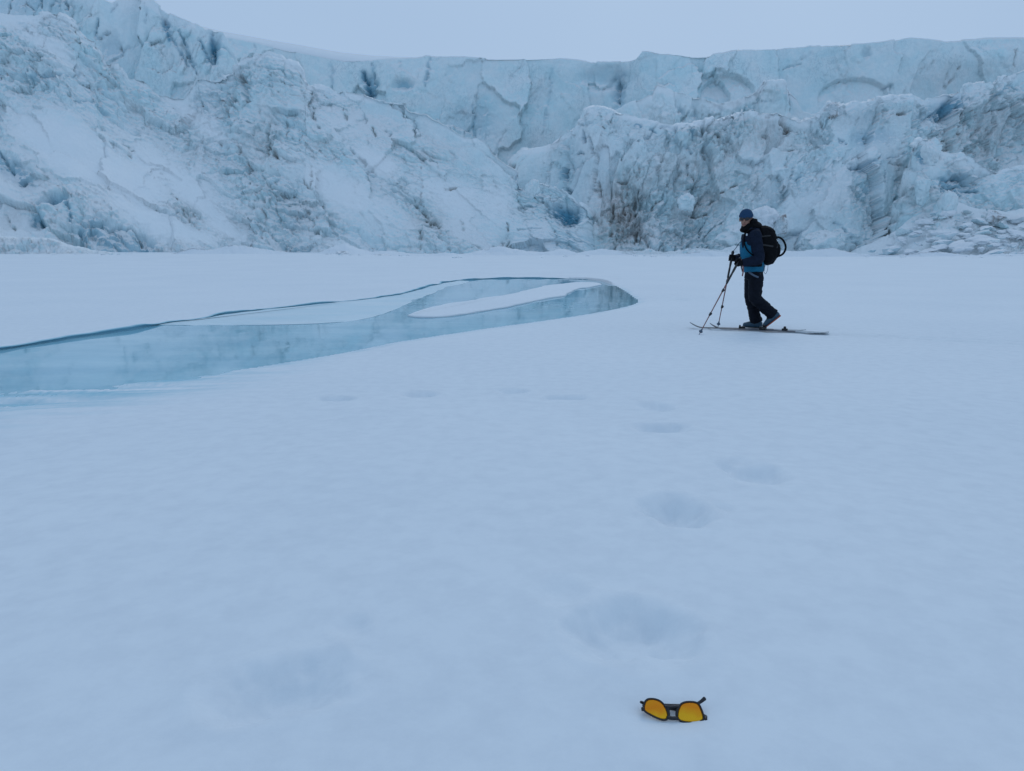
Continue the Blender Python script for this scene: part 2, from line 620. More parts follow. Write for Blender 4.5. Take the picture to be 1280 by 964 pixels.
# far bank: undercut snow lip
LP, s_ = resample(FAR[:-2], 0.06)
t = np.gradient(LP, axis=0); t /= np.linalg.norm(t, axis=1)[:, None] + 1e-9
nrm = np.stack([-t[:, 1], t[:, 0]], -1)
prof = [(-0.02, -0.30, 0), (-0.02, -0.02, 0), (0.05, 0.0, 0), (0.05, 0.35, 0), (0.01, 0.7, 0), (-0.005, 0.9, 0), (0.02, 1.0, 0), (0.08, 1.0, 1), (0.16, 1.0, 1), (0.3, 1.0, 1), (0.5, 1.0, 1), (0.75, 1.0, 1), (1.0, 1.0, 1), (1.4, 1.0, 1)]
wob = 0.11 * fbm(s_ / 0.9, 0 * s_, 0 * s_, 3, 4)
LX, LY, LZ = [], [], []
for (o, hfac, g) in prof:
    X = LP[:, 0] + nrm[:, 0] * (o + wob * (o < 0.3)); Y = LP[:, 1] + nrm[:, 1] * (o + wob * (o < 0.3))
    gb = g_base(X, Y)
    lip = ZW + (0.042 + 0.035 * fbm(s_ / 0.9, 0 * s_, 0 * s_, 4, 9)) * (1 - 0.9 * sstep(s_[-1] - 3.5, s_[-1], s_))
    if g == 0:
        z = ZW + (lip - ZW) * hfac if hfac >= 0 else np.full(len(X), ZW - 0.3)
    else:
        k = sstep(0.0, 1.0, o)
        z = lip * (1 - k) + (gb + 0.004) * k + 0.012 * math.sin(min(o / 1.0, 1) * math.pi)
        if o > 1.2: z = gb - 0.03
    LX.append(X); LY.append(Y); LZ.append(z)
lipo = grid_obj('snow_bank', np.array(LX), np.array(LY), np.array(LZ), M_SNOW, {'wet': np.array([[1.0 if p_[2] == 0 else 0.0] * len(LP) for p_ in prof])})  # lip face tinted darker to paint the shade of the undercut
tag(lipo, kind='structure')


def slab(name, pts, top, bot, label, cat, seed, mat=None):
    """flat snow covered ice with a rounded edge"""
    P = smooth_poly(to_world(pts + [pts[0]], ZW + top * 0.5), 8)[:-1]
    P = P + 0.07 * np.stack([vnoise(P[:, 0] * 1.3, P[:, 1] * 1.3, 0 * P[:, 0] + seed, 3), 1.6 * vnoise(P[:, 0] * 1.3, P[:, 1] * 1.3, 0 * P[:, 0] + seed + 5, 4)], -1)
    c = P.mean(0)
    n = len(P)
    s = np.arange(n)
    area = 0.5 * sum(P[i - 1][0] * P[i][1] - P[i][0] * P[i - 1][1] for i in range(n))
    t = np.roll(P, -1, 0) - np.roll(P, 1, 0); t /= np.linalg.norm(t, axis=1)[:, None] + 1e-9
    nr = np.stack([t[:, 1], -t[:, 0]], -1) * (1 if area > 0 else -1)
    rings = []
    for off, z in ((-0.02, ZW - bot), (0.03, ZW - 0.01), (0.05, ZW + top * 0.25), (0.02, ZW + top * 0.7), (-0.05, ZW + top), (-0.14, ZW + top * 1.1)):
        Q = P + nr * off
        rings.append([(q[0], q[1], z + 0.008 * float(vnoise(np.array([q[0] * 3]), np.array([q[1] * 3]), np.array([seed * 1.0]), 3)[0]) * (z > ZW)) for q in Q])
    verts = [v for r in rings for v in r]
    faces = []
    for k in range(len(rings) - 1):
        for i in range(n):
            j = (i + 1) % n
            faces.append((k * n + i, k * n + j, (k + 1) * n + j, (k + 1) * n + i))
    faces.append(tuple((len(rings) - 1) * n + i for i in range(n)))
    o = mesh_obj(name, verts, faces, mat or M_SNOW, loc=(float(c[0]), float(c[1]), ZW))
    bm = bmesh.new(); bm.from_mesh(o.data)
    bmesh.ops.recalc_face_normals(bm, faces=bm.faces); bmesh.ops.triangulate(bm, faces=[f for f in bm.faces if len(f.verts) > 4]); bm.to_mesh(o.data); bm.free()
    for q in o.data.polygons: q.use_smooth = q.normal.z < 0.97
    return tag(o, label, cat)


slab('ice_floe', [(511, 393.5), (531, 386), (564, 380), (598, 375), (631, 369.5), (665, 362), (685, 357), (715, 354), (735, 353.6), (750, 355.2), (737, 358), (716, 362), (699, 369.5), (665, 376), (631, 383), (581, 391), (547, 395.5), (522, 396)],
     0.05, 0.15, 'long pointed snow-covered tongue of ice lying in the blue meltwater pond', 'ice floe', 3)
slab('ice_shelf', [(200, 405), (240, 400), (300, 391), (380, 382), (430, 377), (480, 371.5), (520, 363.5), (548, 356), (575, 351), (585, 352.5), (560, 358), (535, 368), (510, 377), (480, 391), (450, 399), (400, 403.5), (330, 405.5), (280, 406)],
     0.010, 0.12, 'thin pale shelf of wet ice along the far edge of the pond', 'ice shelf', 5, M_WETICE)


# ------------------------------------------------------------------ glacier
# features of the ice, (px, py) in the photograph; they are laid on the geometry as joints, hollows and silt
# cracks: x0,y0,x1,y1, half width px, depth m, dirt, blue
def interp(poly, x):
    p = np.array(poly, float)
    return np.interp(x, p[:, 0], p[:, 1])


def cols(a, b, step=1.15, out=6.0):
    xs = []
    x = a
    while x < b:
        xs.append(x)
        x += step if -25 < x < 1305 else out
    xs.append(b)
    return np.array(xs)


def feat_eval(px, py, segs, spots):
    ins = np.zeros(px.shape); dirt = np.zeros(px.shape); blue = np.zeros(px.shape); snowy = np.zeros(px.shape)
    wx = 4.6 * fbm(px / 8, py / 8, 0 * px, 4, 31, 0.65); wy = 3.6 * fbm(px / 8, py / 8, 0 * px + 7, 4, 32, 0.65)
    brk = np.clip(0.75 + 1.6 * fbm(px / 5, py / 5, 0 * px + 3, 3, 33), 0.15, 1.25)
    X, Y = px + wx, py + wy
    for (x0, y0, x1, y1, w, dep, di, bl) in segs:
        m = (X > min(x0, x1) - 6 * w) & (X < max(x0, x1) + 6 * w) & (Y > min(y0, y1) - 6 * w) & (Y < max(y0, y1) + 6 * w)
        if not m.any(): continue
        xx, yy = X[m], Y[m]
        vx, vy = x1 - x0, y1 - y0
        t = np.clip(((xx - x0) * vx + (yy - y0) * vy) / (vx * vx + vy * vy + 1e-9), 0, 1)
        d = np.hypot(xx - x0 - t * vx, yy - y0 - t * vy) / (w * (0.45 + 0.75 * np.sin(np.pi * (0.15 + 0.7 * t))))
        d = d * 1.25
        bk = brk[m]
        g = np.exp(-d * d)
        ins[m] = np.maximum(ins[m], 0.8 * dep * g * bk)
        dirt[m] = np.maximum(dirt[m], di * bk * np.exp(-d * d * 0.7))
        blue[m] = np.maximum(blue[m], bl * np.exp(-d * d * 0.35))
    for (cx, cy, sx, sy, ang, dep, di, bl, sno) in spots:
        m = (abs(px - cx) < 3.2 * max(sx, sy)) & (abs(py - cy) < 3.2 * max(sx, sy))
        if not m.any(): continue
        a = math.radians(ang)
        dx, dy = X[m] - cx, Y[m] - cy
        u = (dx * math.cos(a) + dy * math.sin(a)) / sx
        v = (-dx * math.sin(a) + dy * math.cos(a)) / sy
        g = np.exp(-(u * u + v * v) ** 1.5)
        ins[m] = ins[m] + dep * g
        dirt[m] = np.maximum(dirt[m], 0.72 * di * np.exp(-(u * u + v * v) * 1.15))
        blue[m] = np.maximum(blue[m], bl * g)
        snowy[m] = np.maximum(snowy[m], sno * g)
    return ins, dirt, blue, snowy


def sheet(name, top, yb, yt, prof=0.8, nv=200, amp=(3, 1.6, 0.8, 0.35), rough=1.0, seed=0, stretch=(1, 1, 1), tilt=0.0,
          segs=(), spots=(), back=(30, -4), edge_dirt=0.12, ends=(True, True), columns=0.0, arches=(), base_py=318.0, smooth_top=0.0, step=1.15, jamp=1.0, fineamp=1.0, crest=0.9, drift=0.6, mat=None):
    x0, x1 = top[0][0], top[-1][0]
    px = cols(x0, x1, step)
    tp = interp(top, px) + 1.6 * fbm(px / 14, 0 * px, 0 * px + seed, 4, seed) * (1 - smooth_top) + 0.8 * fbm(px / 3.5, 0 * px, 0 * px + seed, 3, seed + 3) * (1 - smooth_top)
    Yb, Yt = interp(yb, px), interp(yt, px)
    xt, _, zt = at_y(px, tp, Yt)
    ts = interp(top, px)
    kern = np.exp(-(np.arange(-24, 25) / 9.0) ** 2); kern /= kern.sum()
    ts = np.convolve(np.pad(ts, 24, mode='edge'), kern, 'valid')
    _, _, zs = at_y(px, ts, Yt)
    xb, _, _ = at_y(px, base_py, Yb)
    v = np.linspace(0, 1, nv)[:, None]
    zb = -2.5
    g = v ** prof
    Z = zb + (zs - zb)[None, :] * v + (zt - zs)[None, :] * v ** 7
    Y = Yb[None, :] + (Yt - Yb)[None, :] * g
    X = xb[None, :] + (xt - xb)[None, :] * g
    # rows behind the crest
    nb = 14
    vb = ((np.arange(1, nb + 1) / nb) ** 2.6)[:, None]
    Zb = zt[None, :] + (back[1] * vb ** 1.5) + 0 * zt[None, :]
    k = 1 + back[0] * vb / Yt[None, :]
    X = np.concatenate([X, xt[None, :] * k]); Y = np.concatenate([Y, Yt[None, :] * k]); Z = np.concatenate([Z, Zb])
    vv = np.concatenate([np.repeat(v, len(px), 1), np.full((nb, len(px)), 1.0)])
    # large buttresses move the base plan
    P_x, P_y = project(X, Y, Z)
    dY = np.gradient(np.stack([X, Y, Z], -1), axis=0); dX = np.gradient(np.stack([X, Y, Z], -1), axis=1)
    nrm = np.cross(dX, dY); nrm /= np.linalg.norm(nrm, axis=-1)[..., None] + 1e-9
    # the frame tilts with the structure of the ice
    ct, st_ = math.cos(tilt), math.sin(tilt)
    U = (X * ct + Z * st_) / stretch[0]; V = (-X * st_ + Z * ct) / stretch[2]; T = Y / stretch[1]
    wx = 2.6 * fbm(U / 6, V / 6, T / 6, 5, seed + 40, 0.6); wz = 2.6 * fbm(U / 6, V / 6, T / 6 + 9, 5, seed + 41, 0.6)
    U2, V2 = U + wx, V + wz
    ins, dirt, blue, snowy = feat_eval(P_x, P_y, segs, spots)
    calm = np.clip(1 - 0.95 * snowy, 0.06, 1) * rough
    big = amp[0] * fbm(X / 22, Y / 30, Z / 26, 3, seed + 2)
    h1, e1, r1 = cells(U2 / 7.5, T / 7.5, V2 / 7.5, seed + 10)
    h2, e2, r2 = cells(U2 / 2.9 + 7, T / 2.9, V2 / 2.9, seed + 20)
    h3, e3, r3 = cells(U / 1.15 + 3, T / 1.15, V / 1.15, seed + 30)
    mod = np.clip(0.5 + 1.7 * fbm(U / 12, V / 12, T / 12, 3, seed + 50), 0.10, 1.35) * calm
    snowy = np.clip(snowy + drift * np.clip(0.75 - mod / 0.6, 0, 0.9), 0, 1)
    jag = 1 - np.abs(fbm(U / 4.2, V / 4.2, T / 4.2, 5, seed + 60)) * 2
    d = big + amp[1] * h1 * (0.4 + 0.6 * calm) + amp[2] * h2 * mod + amp[3] * h3 * mod + amp[2] * 0.8 * (jag - 0.55) * mod
    h4, e4, r4 = cells(U / 0.62 + 3, T / 0.62, V / 0.62, seed + 35)
    fine = np.clip(mod + 0.15, 0.1, 1)
    d += (0.45 * fbm(U / 1.3, V / 1.3, T / 1.3, 4, seed + 70, 0.6) + 0.16 * h4 - 0.10 * np.exp(-(e4 / 0.12) ** 2)) * fine * fineamp
    j1 = np.exp(-(e1 / 0.035) ** 2) * 0.75 * jamp * np.clip(fbm(X / 7, Y / 7, Z / 7, 3, seed + 80) * 3.0 - 0.25, 0, 1)
    j2 = np.exp(-(e2 / 0.08) ** 2) * 0.38 * np.clip(mod - 0.4, 0, 1)
    d -= (j1 * (0.3 + 0.7 * calm) + j2)
    d -= ins
    if columns > 0:     # upright flutes of the high wall
        cc = fbm(X / 3.2, 0 * X + seed, Z / 45, 3, seed + 90)
        d += columns * (1 - np.abs(cc) * 2.2)
    for (ax, ay, rx, ry, dep) in arches:     # scooped alcoves with a sharp upper rim
        u = (P_x - ax) / rx; w = (P_y - ay) / ry
        rr = np.sqrt(u * u + np.where(w < 0, w * w, w * w * 0.35))
        k = sstep(1.02, 0.965, rr + 0.05 * fbm(P_x / 6, P_y / 6, 0 * P_x, 3, 77)) * sstep(1.6, 0.2, w)
        d -= dep * k * (0.25 + 0.75 * np.clip(-w, 0, 1))
        dirt = np.maximum(dirt, 0.12 * np.exp(-((rr - 0.98) / 0.05) ** 2) * (w < 0.1))  # overhang shade painted along the alcove's upper rim, not silt
    topfade = 1 - 0.55 * sstep(0.9, 1.0, vv)
    lowfade = sstep(0.0, 0.10, vv) * 0.7 + 0.3
    nx, ny, nz_ = nrm[..., 0], nrm[..., 1], nrm[..., 2]
    flip = np.where(ny > 0, -1, 1) if False else 1
    d = d * topfade * lowfade
    X = X + nx * d * flip; Y = Y + ny * d; Z = Z + nz_ * d * 0.8
    # silt collects in the joints
    patch = np.clip(fbm(X / 9, Y / 9, Z / 9, 3, seed + 95) * 2.2 - 0.1, 0, 1)
    joint = np.maximum(j1, j2)
    snowy = np.maximum(snowy, crest * sstep(0.94, 0.975, vv) * np.clip(0.75 + fbm(X / 5, Y / 5, Z / 5, 3, seed + 97), 0, 1))
    joint = joint * (1 - sstep(0.97, 1.0, vv))
    dirt = dirt * (1 - 0.8 * snowy * (vv > 0.95))
    dirt = np.clip(dirt * 1.25 + edge_dirt * joint * patch * 3.0 + edge_dirt * 0.6 * patch * np.clip(-h2, 0, 1) * calm, 0, 1)
    blue = np.clip(blue + 0.8 * joint * (1 - patch) * 0.7 + 0.12 * np.clip(-h1, 0, 1), 0, 1)
    for e, s in ((ends[0], slice(0, 26)), (ends[1], slice(-26, None))):
        if e:   # close the ends backwards
            kk = np.linspace(1, 0, 26) if s.start == 0 else np.linspace(0, 1, 26)
            Y[:, s] += 7 * kk ** 2.5
            X[:, s] *= (1 + 7 * kk ** 2.5 / Y[:, s])
    o = grid_obj(name, X, Y, Z, mat or M_ICE, {'dirt': dirt, 'blue': blue, 'snowy': snowy})
    # normals face the camera
    o.data.flip_normals() if False else None
    tag(o, kind='structure')
    return o


# far wall with its alcoves
wall_top = [(-350, 10), (180, 20), (255, 40), (281, 47), (329, 57), (430, 76), (470, 75), (520, 74), (534, 70.5), (558, 71), (635, 72.5), (702, 73.5), (725, 77), (742, 80), (763, 80), (790, 76), (797, 72), (803, 63.5), (812, 64), (830, 67), (860, 69),
            (900, 67), (930, 63), (1000, 60), (1060, 56), (1100, 53), (1138, 48), (1160, 50), (1182, 54), (1220, 53), (1280, 50), (1420, 44), (1630, 40)]
wall_segs = [(657, 74, 638, 95, 1.2, 0.5, 0.15, 0.1), (690, 85, 686, 130, 1.4, 0.4, 0.03, 0.2), (684, 130, 680, 165, 1.5, 0.5, 0.05, 0.2), (538, 75, 533, 110, 1.6, 0.8, 0.05, 0.4), (590, 130, 595, 175, 1.6, 0.8, 0, 0.35),
             (632, 160, 618, 190, 1.5, 0.5, 0.2, 0.2), (980, 88, 1000, 80, 1.4, 0.5, 0.12, 0.2), (1000, 76, 1015, 66, 1.2, 0.4, 0.15, 0.1), (1186, 108, 1200, 84, 2.0, 0.9, 0.55, 0), (1185, 92, 1184, 106, 1.8, 0.8, 0.5, 0), (1157, 80, 1152, 90, 1.6, 0.7, 0.4, 0),
             (1166, 76, 1160, 88, 1.2, 0.5, 0.2, 0), (1265, 66, 1264, 86, 1.0, 0.6, 0.4, 0), (1262, 67, 1300, 69, 1.0, 0.4, 0.3, 0), (1223, 82, 1224, 94, 1, 0.4, 0.25, 0), (1105, 110, 1114, 106, 1.2, 0.7, 0.1, 0.4), (1114, 106, 1113, 122, 1.2, 0.6, 0.1, 0.3),
             (378, 58, 377, 64, 1.2, 0.6, 0.3, 0), (358, 72, 359, 76, 1, .5, .3, 0), (320, 56, 320, 66, 1, .5, .1, .3), (414, 78, 416, 110, 1.4, .6, 0, .3), (770, 96, 771, 125, 3, 2.0, 0.05, 0.5), (760, 96, 780, 92, 2, 1.2, .1, .4), (455, 90, 462, 120, 3.5, 2.2, 0, 0.9), (467, 80, 468, 112, 1.5, 1.0, 0, 0.5)]
wall_spots = [(462, 108, 9, 16, 0, 2.0, 0, 0.75, 0), (505, 108, 12, 6, 0, 1.8, 0, 0.5, 0), (590, 155, 40, 26, 0, 1.0, 0, 0.2, 0), (772, 115, 8, 20, 0, 1.6, 0.03, 0.45, 0), (1083, 66, 5, 7, 0, 1.2, 0.12, 0.3, 0),
              (1190, 92, 14, 20, 30, 0.3, 0.20, 0, 0), (1160, 108, 22, 12, 0, 0.2, 0.12, 0, 0), (1232, 92, 16, 8, 0, 0.2, 0.10, 0, 0), (850, 62, 200, 5, 0, 0, 0, 0, 0.3), (755, 95, 30, 14, 0, 3.0, 0, 0.2, 0)]
sheet('glacier_wall', wall_top, [(-350, 176), (800, 182), (830, 178), (1630, 172)], [(-350, 190), (740, 196), (800, 190), (1630, 184)], prof=1.0, nv=190, amp=(3.0, 1.3, 0.5, 0.2), rough=0.75, seed=1, jamp=0.35, fineamp=0.45, crest=0.25, drift=0.3,
      stretch=(1.5, 1.5, 2.2), segs=wall_segs, spots=wall_spots, back=(160, 5), edge_dirt=0.08, arches=[(910, 120, 34, 28, 2.2), (1068, 124, 44, 28, 1.7), (1112, 118, 6, 13, 0.6)], smooth_top=0.75, base_py=300)

# snow plateau above, seen past the left shoulder
plat_top = [(150, -6), (200, 14), (235, 28), (281, 40), (340, 50), (385, 58), (430, 66), (470, 70), (540, 72), (600, 74.5), (700, 80), (760, 86), (840, 92)]
ppx = np.array([p[0] for p in plat_top]); ppy = np.array([p[1] for p in plat_top], float)
xs = np.linspace(150, 840, 120)
ys = np.interp(xs, ppx, ppy)
rows = []
for Yd, dz in ((290, -6), (300, -3.0), (320, -1.0), (345, 0), (380, -2.0), (430, -8)):
    x, y, z = at_y(xs, ys, 345.0)
    rows.append((x * Yd / 345, 0 * x + Yd, CAMH + (z - CAMH) * Yd / 345 + dz - (12 if Yd == 290 else 0)))
R = np.array(rows)
grid = grid_obj('snow_plateau', R[:, 0], R[:, 1], R[:, 2] + 0.3 * fbm(R[:, 0] / 30, R[:, 1] / 30, 0 * R[:, 0], 3, 2), M_SNOW, {'wet': np.zeros(R[:, 0].shape)})
tag(grid, kind='structure')

# left shoulder: tall fluted wall
sh_top = [(-350, -260), (-150, -130), (-40, -55), (0, -40), (60, -25), (110, -6), (140, 4), (150, -3), (170, -5), (188, -1), (201, 12), (215, 19), (240, 28), (255, 38), (262, 36), (278, 41), (283, 50), (292, 66), (300, 84), (306, 105), (310, 140)]
sh_segs = [(16, -10, 13, 20, 1.6, 1.0, .2, .5), (57, -5, 56, 14, 1.4, .9, .1, .5), (83, -5, 84, 14, 1.4, 1.0, .2, .5), (33, 6, 44, 17, 1.4, .8, .2, .5), (33, 6, 33, 20, 1, .5, .1, .4), (141, 15, 146, 5, 1.4, .8, .1, .5), (122, 50, 135, 40, 1.6, 1.2, .1, .5),
           (122, 24, 121, 48, 1.6, 1.2, 0, .4), (147, 57, 149, 66, 2, 1.2, .5, .3), (205, 25, 212, 48, 2, 1.4, 0, .8), (182, 5, 184, 30, 1.5, .6, 0, .3), (212, 40, 235, 80, 1.6, .7, 0, .4), (225, 40, 246, 92, 1.6, .9, 0, .4), (265, 42, 268, 78, 3, 2.0, 0, .8), (250, 52, 262, 78, 2, 1.2, 0, .5), (280, 60, 300, 80, 1.6, .8, 0, .3), (98, 36, 98, 48, 1.8, 1.6, .3, .7)]
sh_spots = [(138, 58, 11, 17, 0, 1.5, 0, .35, 0), (268, 62, 8, 22, 0, 2.0, 0, .5, 0), (207, 32, 5, 9, -10, 1.0, 0, .7, 0), (240, 34, 8, 4, 20, 0, 0, 0, .9), (30, 5, 60, 20, 0, 0, 0, .35, 0)]
sheet('glacier_shoulder', sh_top, [(-350, 130), (300, 150), (310, 156)], [(-350, 150), (0, 158), (300, 166), (310, 170)], prof=0.9, nv=240, amp=(2.5, 1.6, 0.5, 0.2), rough=0.75, seed=4, jamp=0.5, fineamp=0.5, stretch=(0.9, 1.2, 2.8), tilt=-0.25,
      segs=sh_segs, spots=sh_spots, back=(120, 2), edge_dirt=0.05, ends=(False, True), columns=0.5, base_py=300, smooth_top=0.5)

# left ice slope
ls_top = [(-350, 70), (-60, 20), (0, 18), (20, 21), (45, 20), (52, 14), (62, 14), (82, 18), (92, 26), (97, 38), (106, 46), (120, 52), (128, 68), (135, 78), (147, 77), (156, 90), (162, 97), (180, 98), (200, 116), (228, 122), (245, 96), (268, 96), (285, 90), (296, 78), (304, 70), (318, 67), (336, 65.5), (346, 70),
          (356, 79), (370, 80), (376, 94), (380, 108), (394, 106), (405, 108), (420, 114), (440, 115), (452, 116), (474, 122), (488, 124), (500, 127), (507, 126), (514, 137), (534, 141), (548, 149), (561, 156), (581, 171), (597, 174), (608, 181), (622, 197), (636, 206), (648, 215), (652, 232), (657, 238), (664, 226), (675, 227), (688, 231), (702, 238), (714, 246), (722, 252), (736, 260), (743, 268), (746, 290), (747, 318)]
ls_segs = [(333, 152, 333, 178, 2.0, 1.6, .7, 0), (334, 178, 340, 194, 4.2, 3.0, 1.0, 0), (340, 190, 350, 202, 2.2, 1.2, .7, 0), (324, 138, 328, 156, 1.8, 1.0, .5, 0), (309, 205, 313, 230, 2.2, 1.3, .6, 0), (297, 178, 300, 192, 1.6, 1, .5, 0), (274, 174, 286, 184, 1.6, .8, .4, .2),
           (391, 136, 399, 165, 1.4, 1.0, .5, .1), (356, 148, 358, 172, 1.3, .7, .4, .1), (280, 130, 288, 146, 1.2, .8, .4, .1), (225, 98, 227, 104, 1.6, 1, .4, .2), (296, 92, 302, 102, 2.4, 1.4, .7, 0), (390, 211, 390, 236, 1.2, .8, .5, 0), (379, 226, 388, 236, 1.2, .7, .5, 0),
           (153, 176, 166, 188, 2.2, 1.2, .6, 0), (158, 190, 164, 196, 1.4, .6, .4, 0), (214, 248, 222, 258, 1.4, .8, .5, 0), (228, 266, 240, 282, 1.8, 1.0, .6, 0), (240, 282, 250, 292, 1.5, .6, .5, 0), (330, 240, 331, 280, 1.6, .8, .4, 0), (336, 232, 350, 228, 1.2, .7, .2, .3), (386, 262, 394, 290, 1.4, .8, .4, .1), (393, 288, 397, 292, 3.2, 1.4, .7, .1),
           (520, 250, 536, 268, 2.4, 1.4, .7, 0), (534, 270, 552, 279, 3.2, 1.8, .9, 0), (526, 286, 525, 305, 1.5, .8, .4, 0), (546, 290, 558, 298, 1.6, .8, .4, .1), (558, 298, 563, 316, 1.8, 1.0, .5, .1), (578, 270, 580, 284, 2, .6, .35, 0), (588, 306, 600, 312, 2.6, 1.2, .8, 0), (600, 312, 612, 314, 1.6, .8, .6, 0), (634, 278, 633, 292, 1.3, .9, .5, .1), (633, 292, 626, 300, 2, 1.1, .6, .1), (628, 298, 627, 312, 1.6, .9, .5, 0), (635, 295, 634, 312, 1.4, .8, .5, 0), (617, 304, 628, 312, 1.5, .7, .6, 0),
           (556, 232, 570, 230, 1.6, .8, .5, 0), (525, 205, 528, 260, 1.4, .5, .2, .1), (428, 135, 432, 152, 1.4, .8, .4, 0), (452, 140, 456, 150, 1.2, .8, .3, .1), (462, 154, 468, 168, 1.6, 1, .5, 0), (500, 128, 504, 142, 2, 1.2, .4, .1), (516, 148, 520, 166, 1.6, .9, .3, .2), (436, 186, 470, 214, 1.8, .8, .2, .2), (520, 190, 545, 200, 1.6, .8, .35, .1), (480, 158, 488, 165, 1.5, .8, .3, .2),
           (650, 258, 672, 254, 1.2, .8, .1, .4), (677, 238, 677, 252, 1.1, .7, .1, .4), (694, 290, 700, 306, 1.4, .8, .1, .4), (648, 286, 676, 286, .9, .5, 0, .3), (650, 220, 652, 236, 2.2, 1.8, 0, .7), (741, 290, 748, 310, 1.4, .7, .3, 0),
           (0, 195, 30, 232, 2.0, 1.0, .1, .6), (26, 232, 32, 226, 2.4, 1.6, .3, .6), (8, 268, 22, 295, 2.2, 1.0, .5, 0), (134, 289, 166, 289, 1.5, 1.0, .2, .4), (168, 292, 182, 312, 2.0, 1.4, .4, .5), (185, 314, 205, 317, 3.0, 2.0, .7, .2), (84, 258, 90, 280, 1.8, 1, 0, .6), (100, 288, 108, 300, 1.6, 1, .1, .6), (48, 272, 54, 284, 2.4, 1.5, .2, .7), (104, 310, 116, 316, 2, 1.4, .4, .4),
           (165, 30, 165, 34, 1, .4, .2, 0), (40, 100, 100, 95, 1.2, .6, .05, .35), (25, 30, 45, 48, 1.6, .8, .2, .3), (95, 82, 100, 92, 1.4, .9, .1, .4), (120, 125, 90, 124, 1.3, .7, .05, .3), (115, 120, 135, 138, 1.5, .7, 0, .3)]
ls_spots = [(90, 190, 100, 26, 30, 0, 0, 0, 1), (235, 240, 90, 20, 38, 0, 0, 0, 1), (190, 280, 70, 18, 28, 0, 0, 0, 1), (420, 235, 60, 22, 25, 0, 0, 0, .9), (560, 240, 50, 26, 20, 0, 0, 0, .7), (470, 200, 40, 14, 30, 0, 0, 0, .8), (620, 250, 26, 24, 20, 0, 0, 0, .7), (60, 60, 60, 14, 35, 0, 0, 0, .8), (250, 150, 60, 14, 35, 0, 0, 0, .8), (330, 172, 22, 36, 0, 1.2, .22, 0, 0), (365, 268, 34, 40, 0, .6, .20, .15, 0), (365, 308, 26, 10, 0, .8, .22, .3, 0), (536, 272, 24, 16, 20, .8, .35, 0, 0), (630, 302, 10, 12, 0, .6, .30, 0, 0), (560, 190, 45, 20, 30, .2, .15, 0, 0), (470, 150, 50, 20, 20, .3, .12, 0, 0), (236, 274, 12, 15, -45, .5, .3, 0, 0),
            (20, 220, 26, 14, 30, 1.4, 0, .6, 0), (66, 254, 20, 7, -12, 2.2, .08, .75, 0), (48, 276, 10, 9, 0, 1.4, .05, .6, 0), (12, 275, 16, 22, 20, .4, .22, 0, 0), (140, 300, 46, 14, 12, .8, .05, .45, 0), (182, 306, 14, 11, 45, 1.4, .1, .6, 0), (135, 314, 50, 4, 0, .9, .1, .35, 0), (706, 266, 22, 10, 12, 2.4, 0, .9, 0), (712, 276, 10, 6, 0, 1.6, 0, .6, 0), (692, 303, 60, 12, 0, .1, 0, .30, 0),
            (110, 205, 66, 26, 28, 0, 0, 0, 1), (165, 235, 55, 22, 30, 0, 0, 0, 1), (225, 295, 60, 16, 20, 0, 0, 0, 1), (285, 290, 36, 14, 30, 0, 0, 0, 1), (20, 30, 40, 12, 20, 0, 0, 0, .5), (260, 250, 30, 50, -50, 0, 0, 0, .7), (190, 180, 50, 30, 30, 0, 0, 0, .35), (430, 300, 60, 14, 0, 0, 0, 0, .5), (470, 270, 30, 36, 0, 0, 0, 0, .4)]
sheet('glacier_slope', ls_top, [(-350, 92), (0, 106), (200, 112), (300, 122), (400, 120), (600, 128), (747, 130)], [(-350, 138), (100, 148), (300, 156), (450, 152), (600, 146), (660, 140), (747, 134)], prof=0.72, nv=330, amp=(3.2, 1.25, 0.7, 0.34), rough=0.85, seed=7, jamp=0.6,
      stretch=(1.8, 1.0, 0.85), tilt=-0.72, segs=ls_segs, spots=ls_spots, back=(26, -5), edge_dirt=0.13, ends=(False, True))

# middle tier in front of the alcoves
mt_top = [(752, 160), (765, 140), (782, 131), (800, 124), (815, 118), (820, 106), (828, 107), (841, 114), (853, 117), (862, 122), (878, 122), (892, 128), (905, 130), (920, 126), (932, 120), (945, 114), (955, 102), (962, 101), (978, 101), (984, 112), (996, 124), (1002, 139), (1020, 146), (1060, 150), (1100, 160)]
sheet('glacier_terrace', mt_top, [(752, 168), (1100, 166)], [(752, 174), (1100, 172)], prof=1.1, nv=130, amp=(1.5, 1.0, 0.6, 0.25), rough=0.9, seed=9, stretch=(0.8, 1, 1.5), segs=[(940, 128, 968, 127, 1, .5, .1, .2), (896, 134, 905, 137, 1.6, .8, .1, .5), (978, 106, 986, 112, 2, 1, .2, .3)],
      spots=[(965, 115, 18, 10, 0, 0, .18, 0, 0), (850, 130, 50, 10, 0, 0, 0, 0, .4)], back=(10, -2), base_py=300)

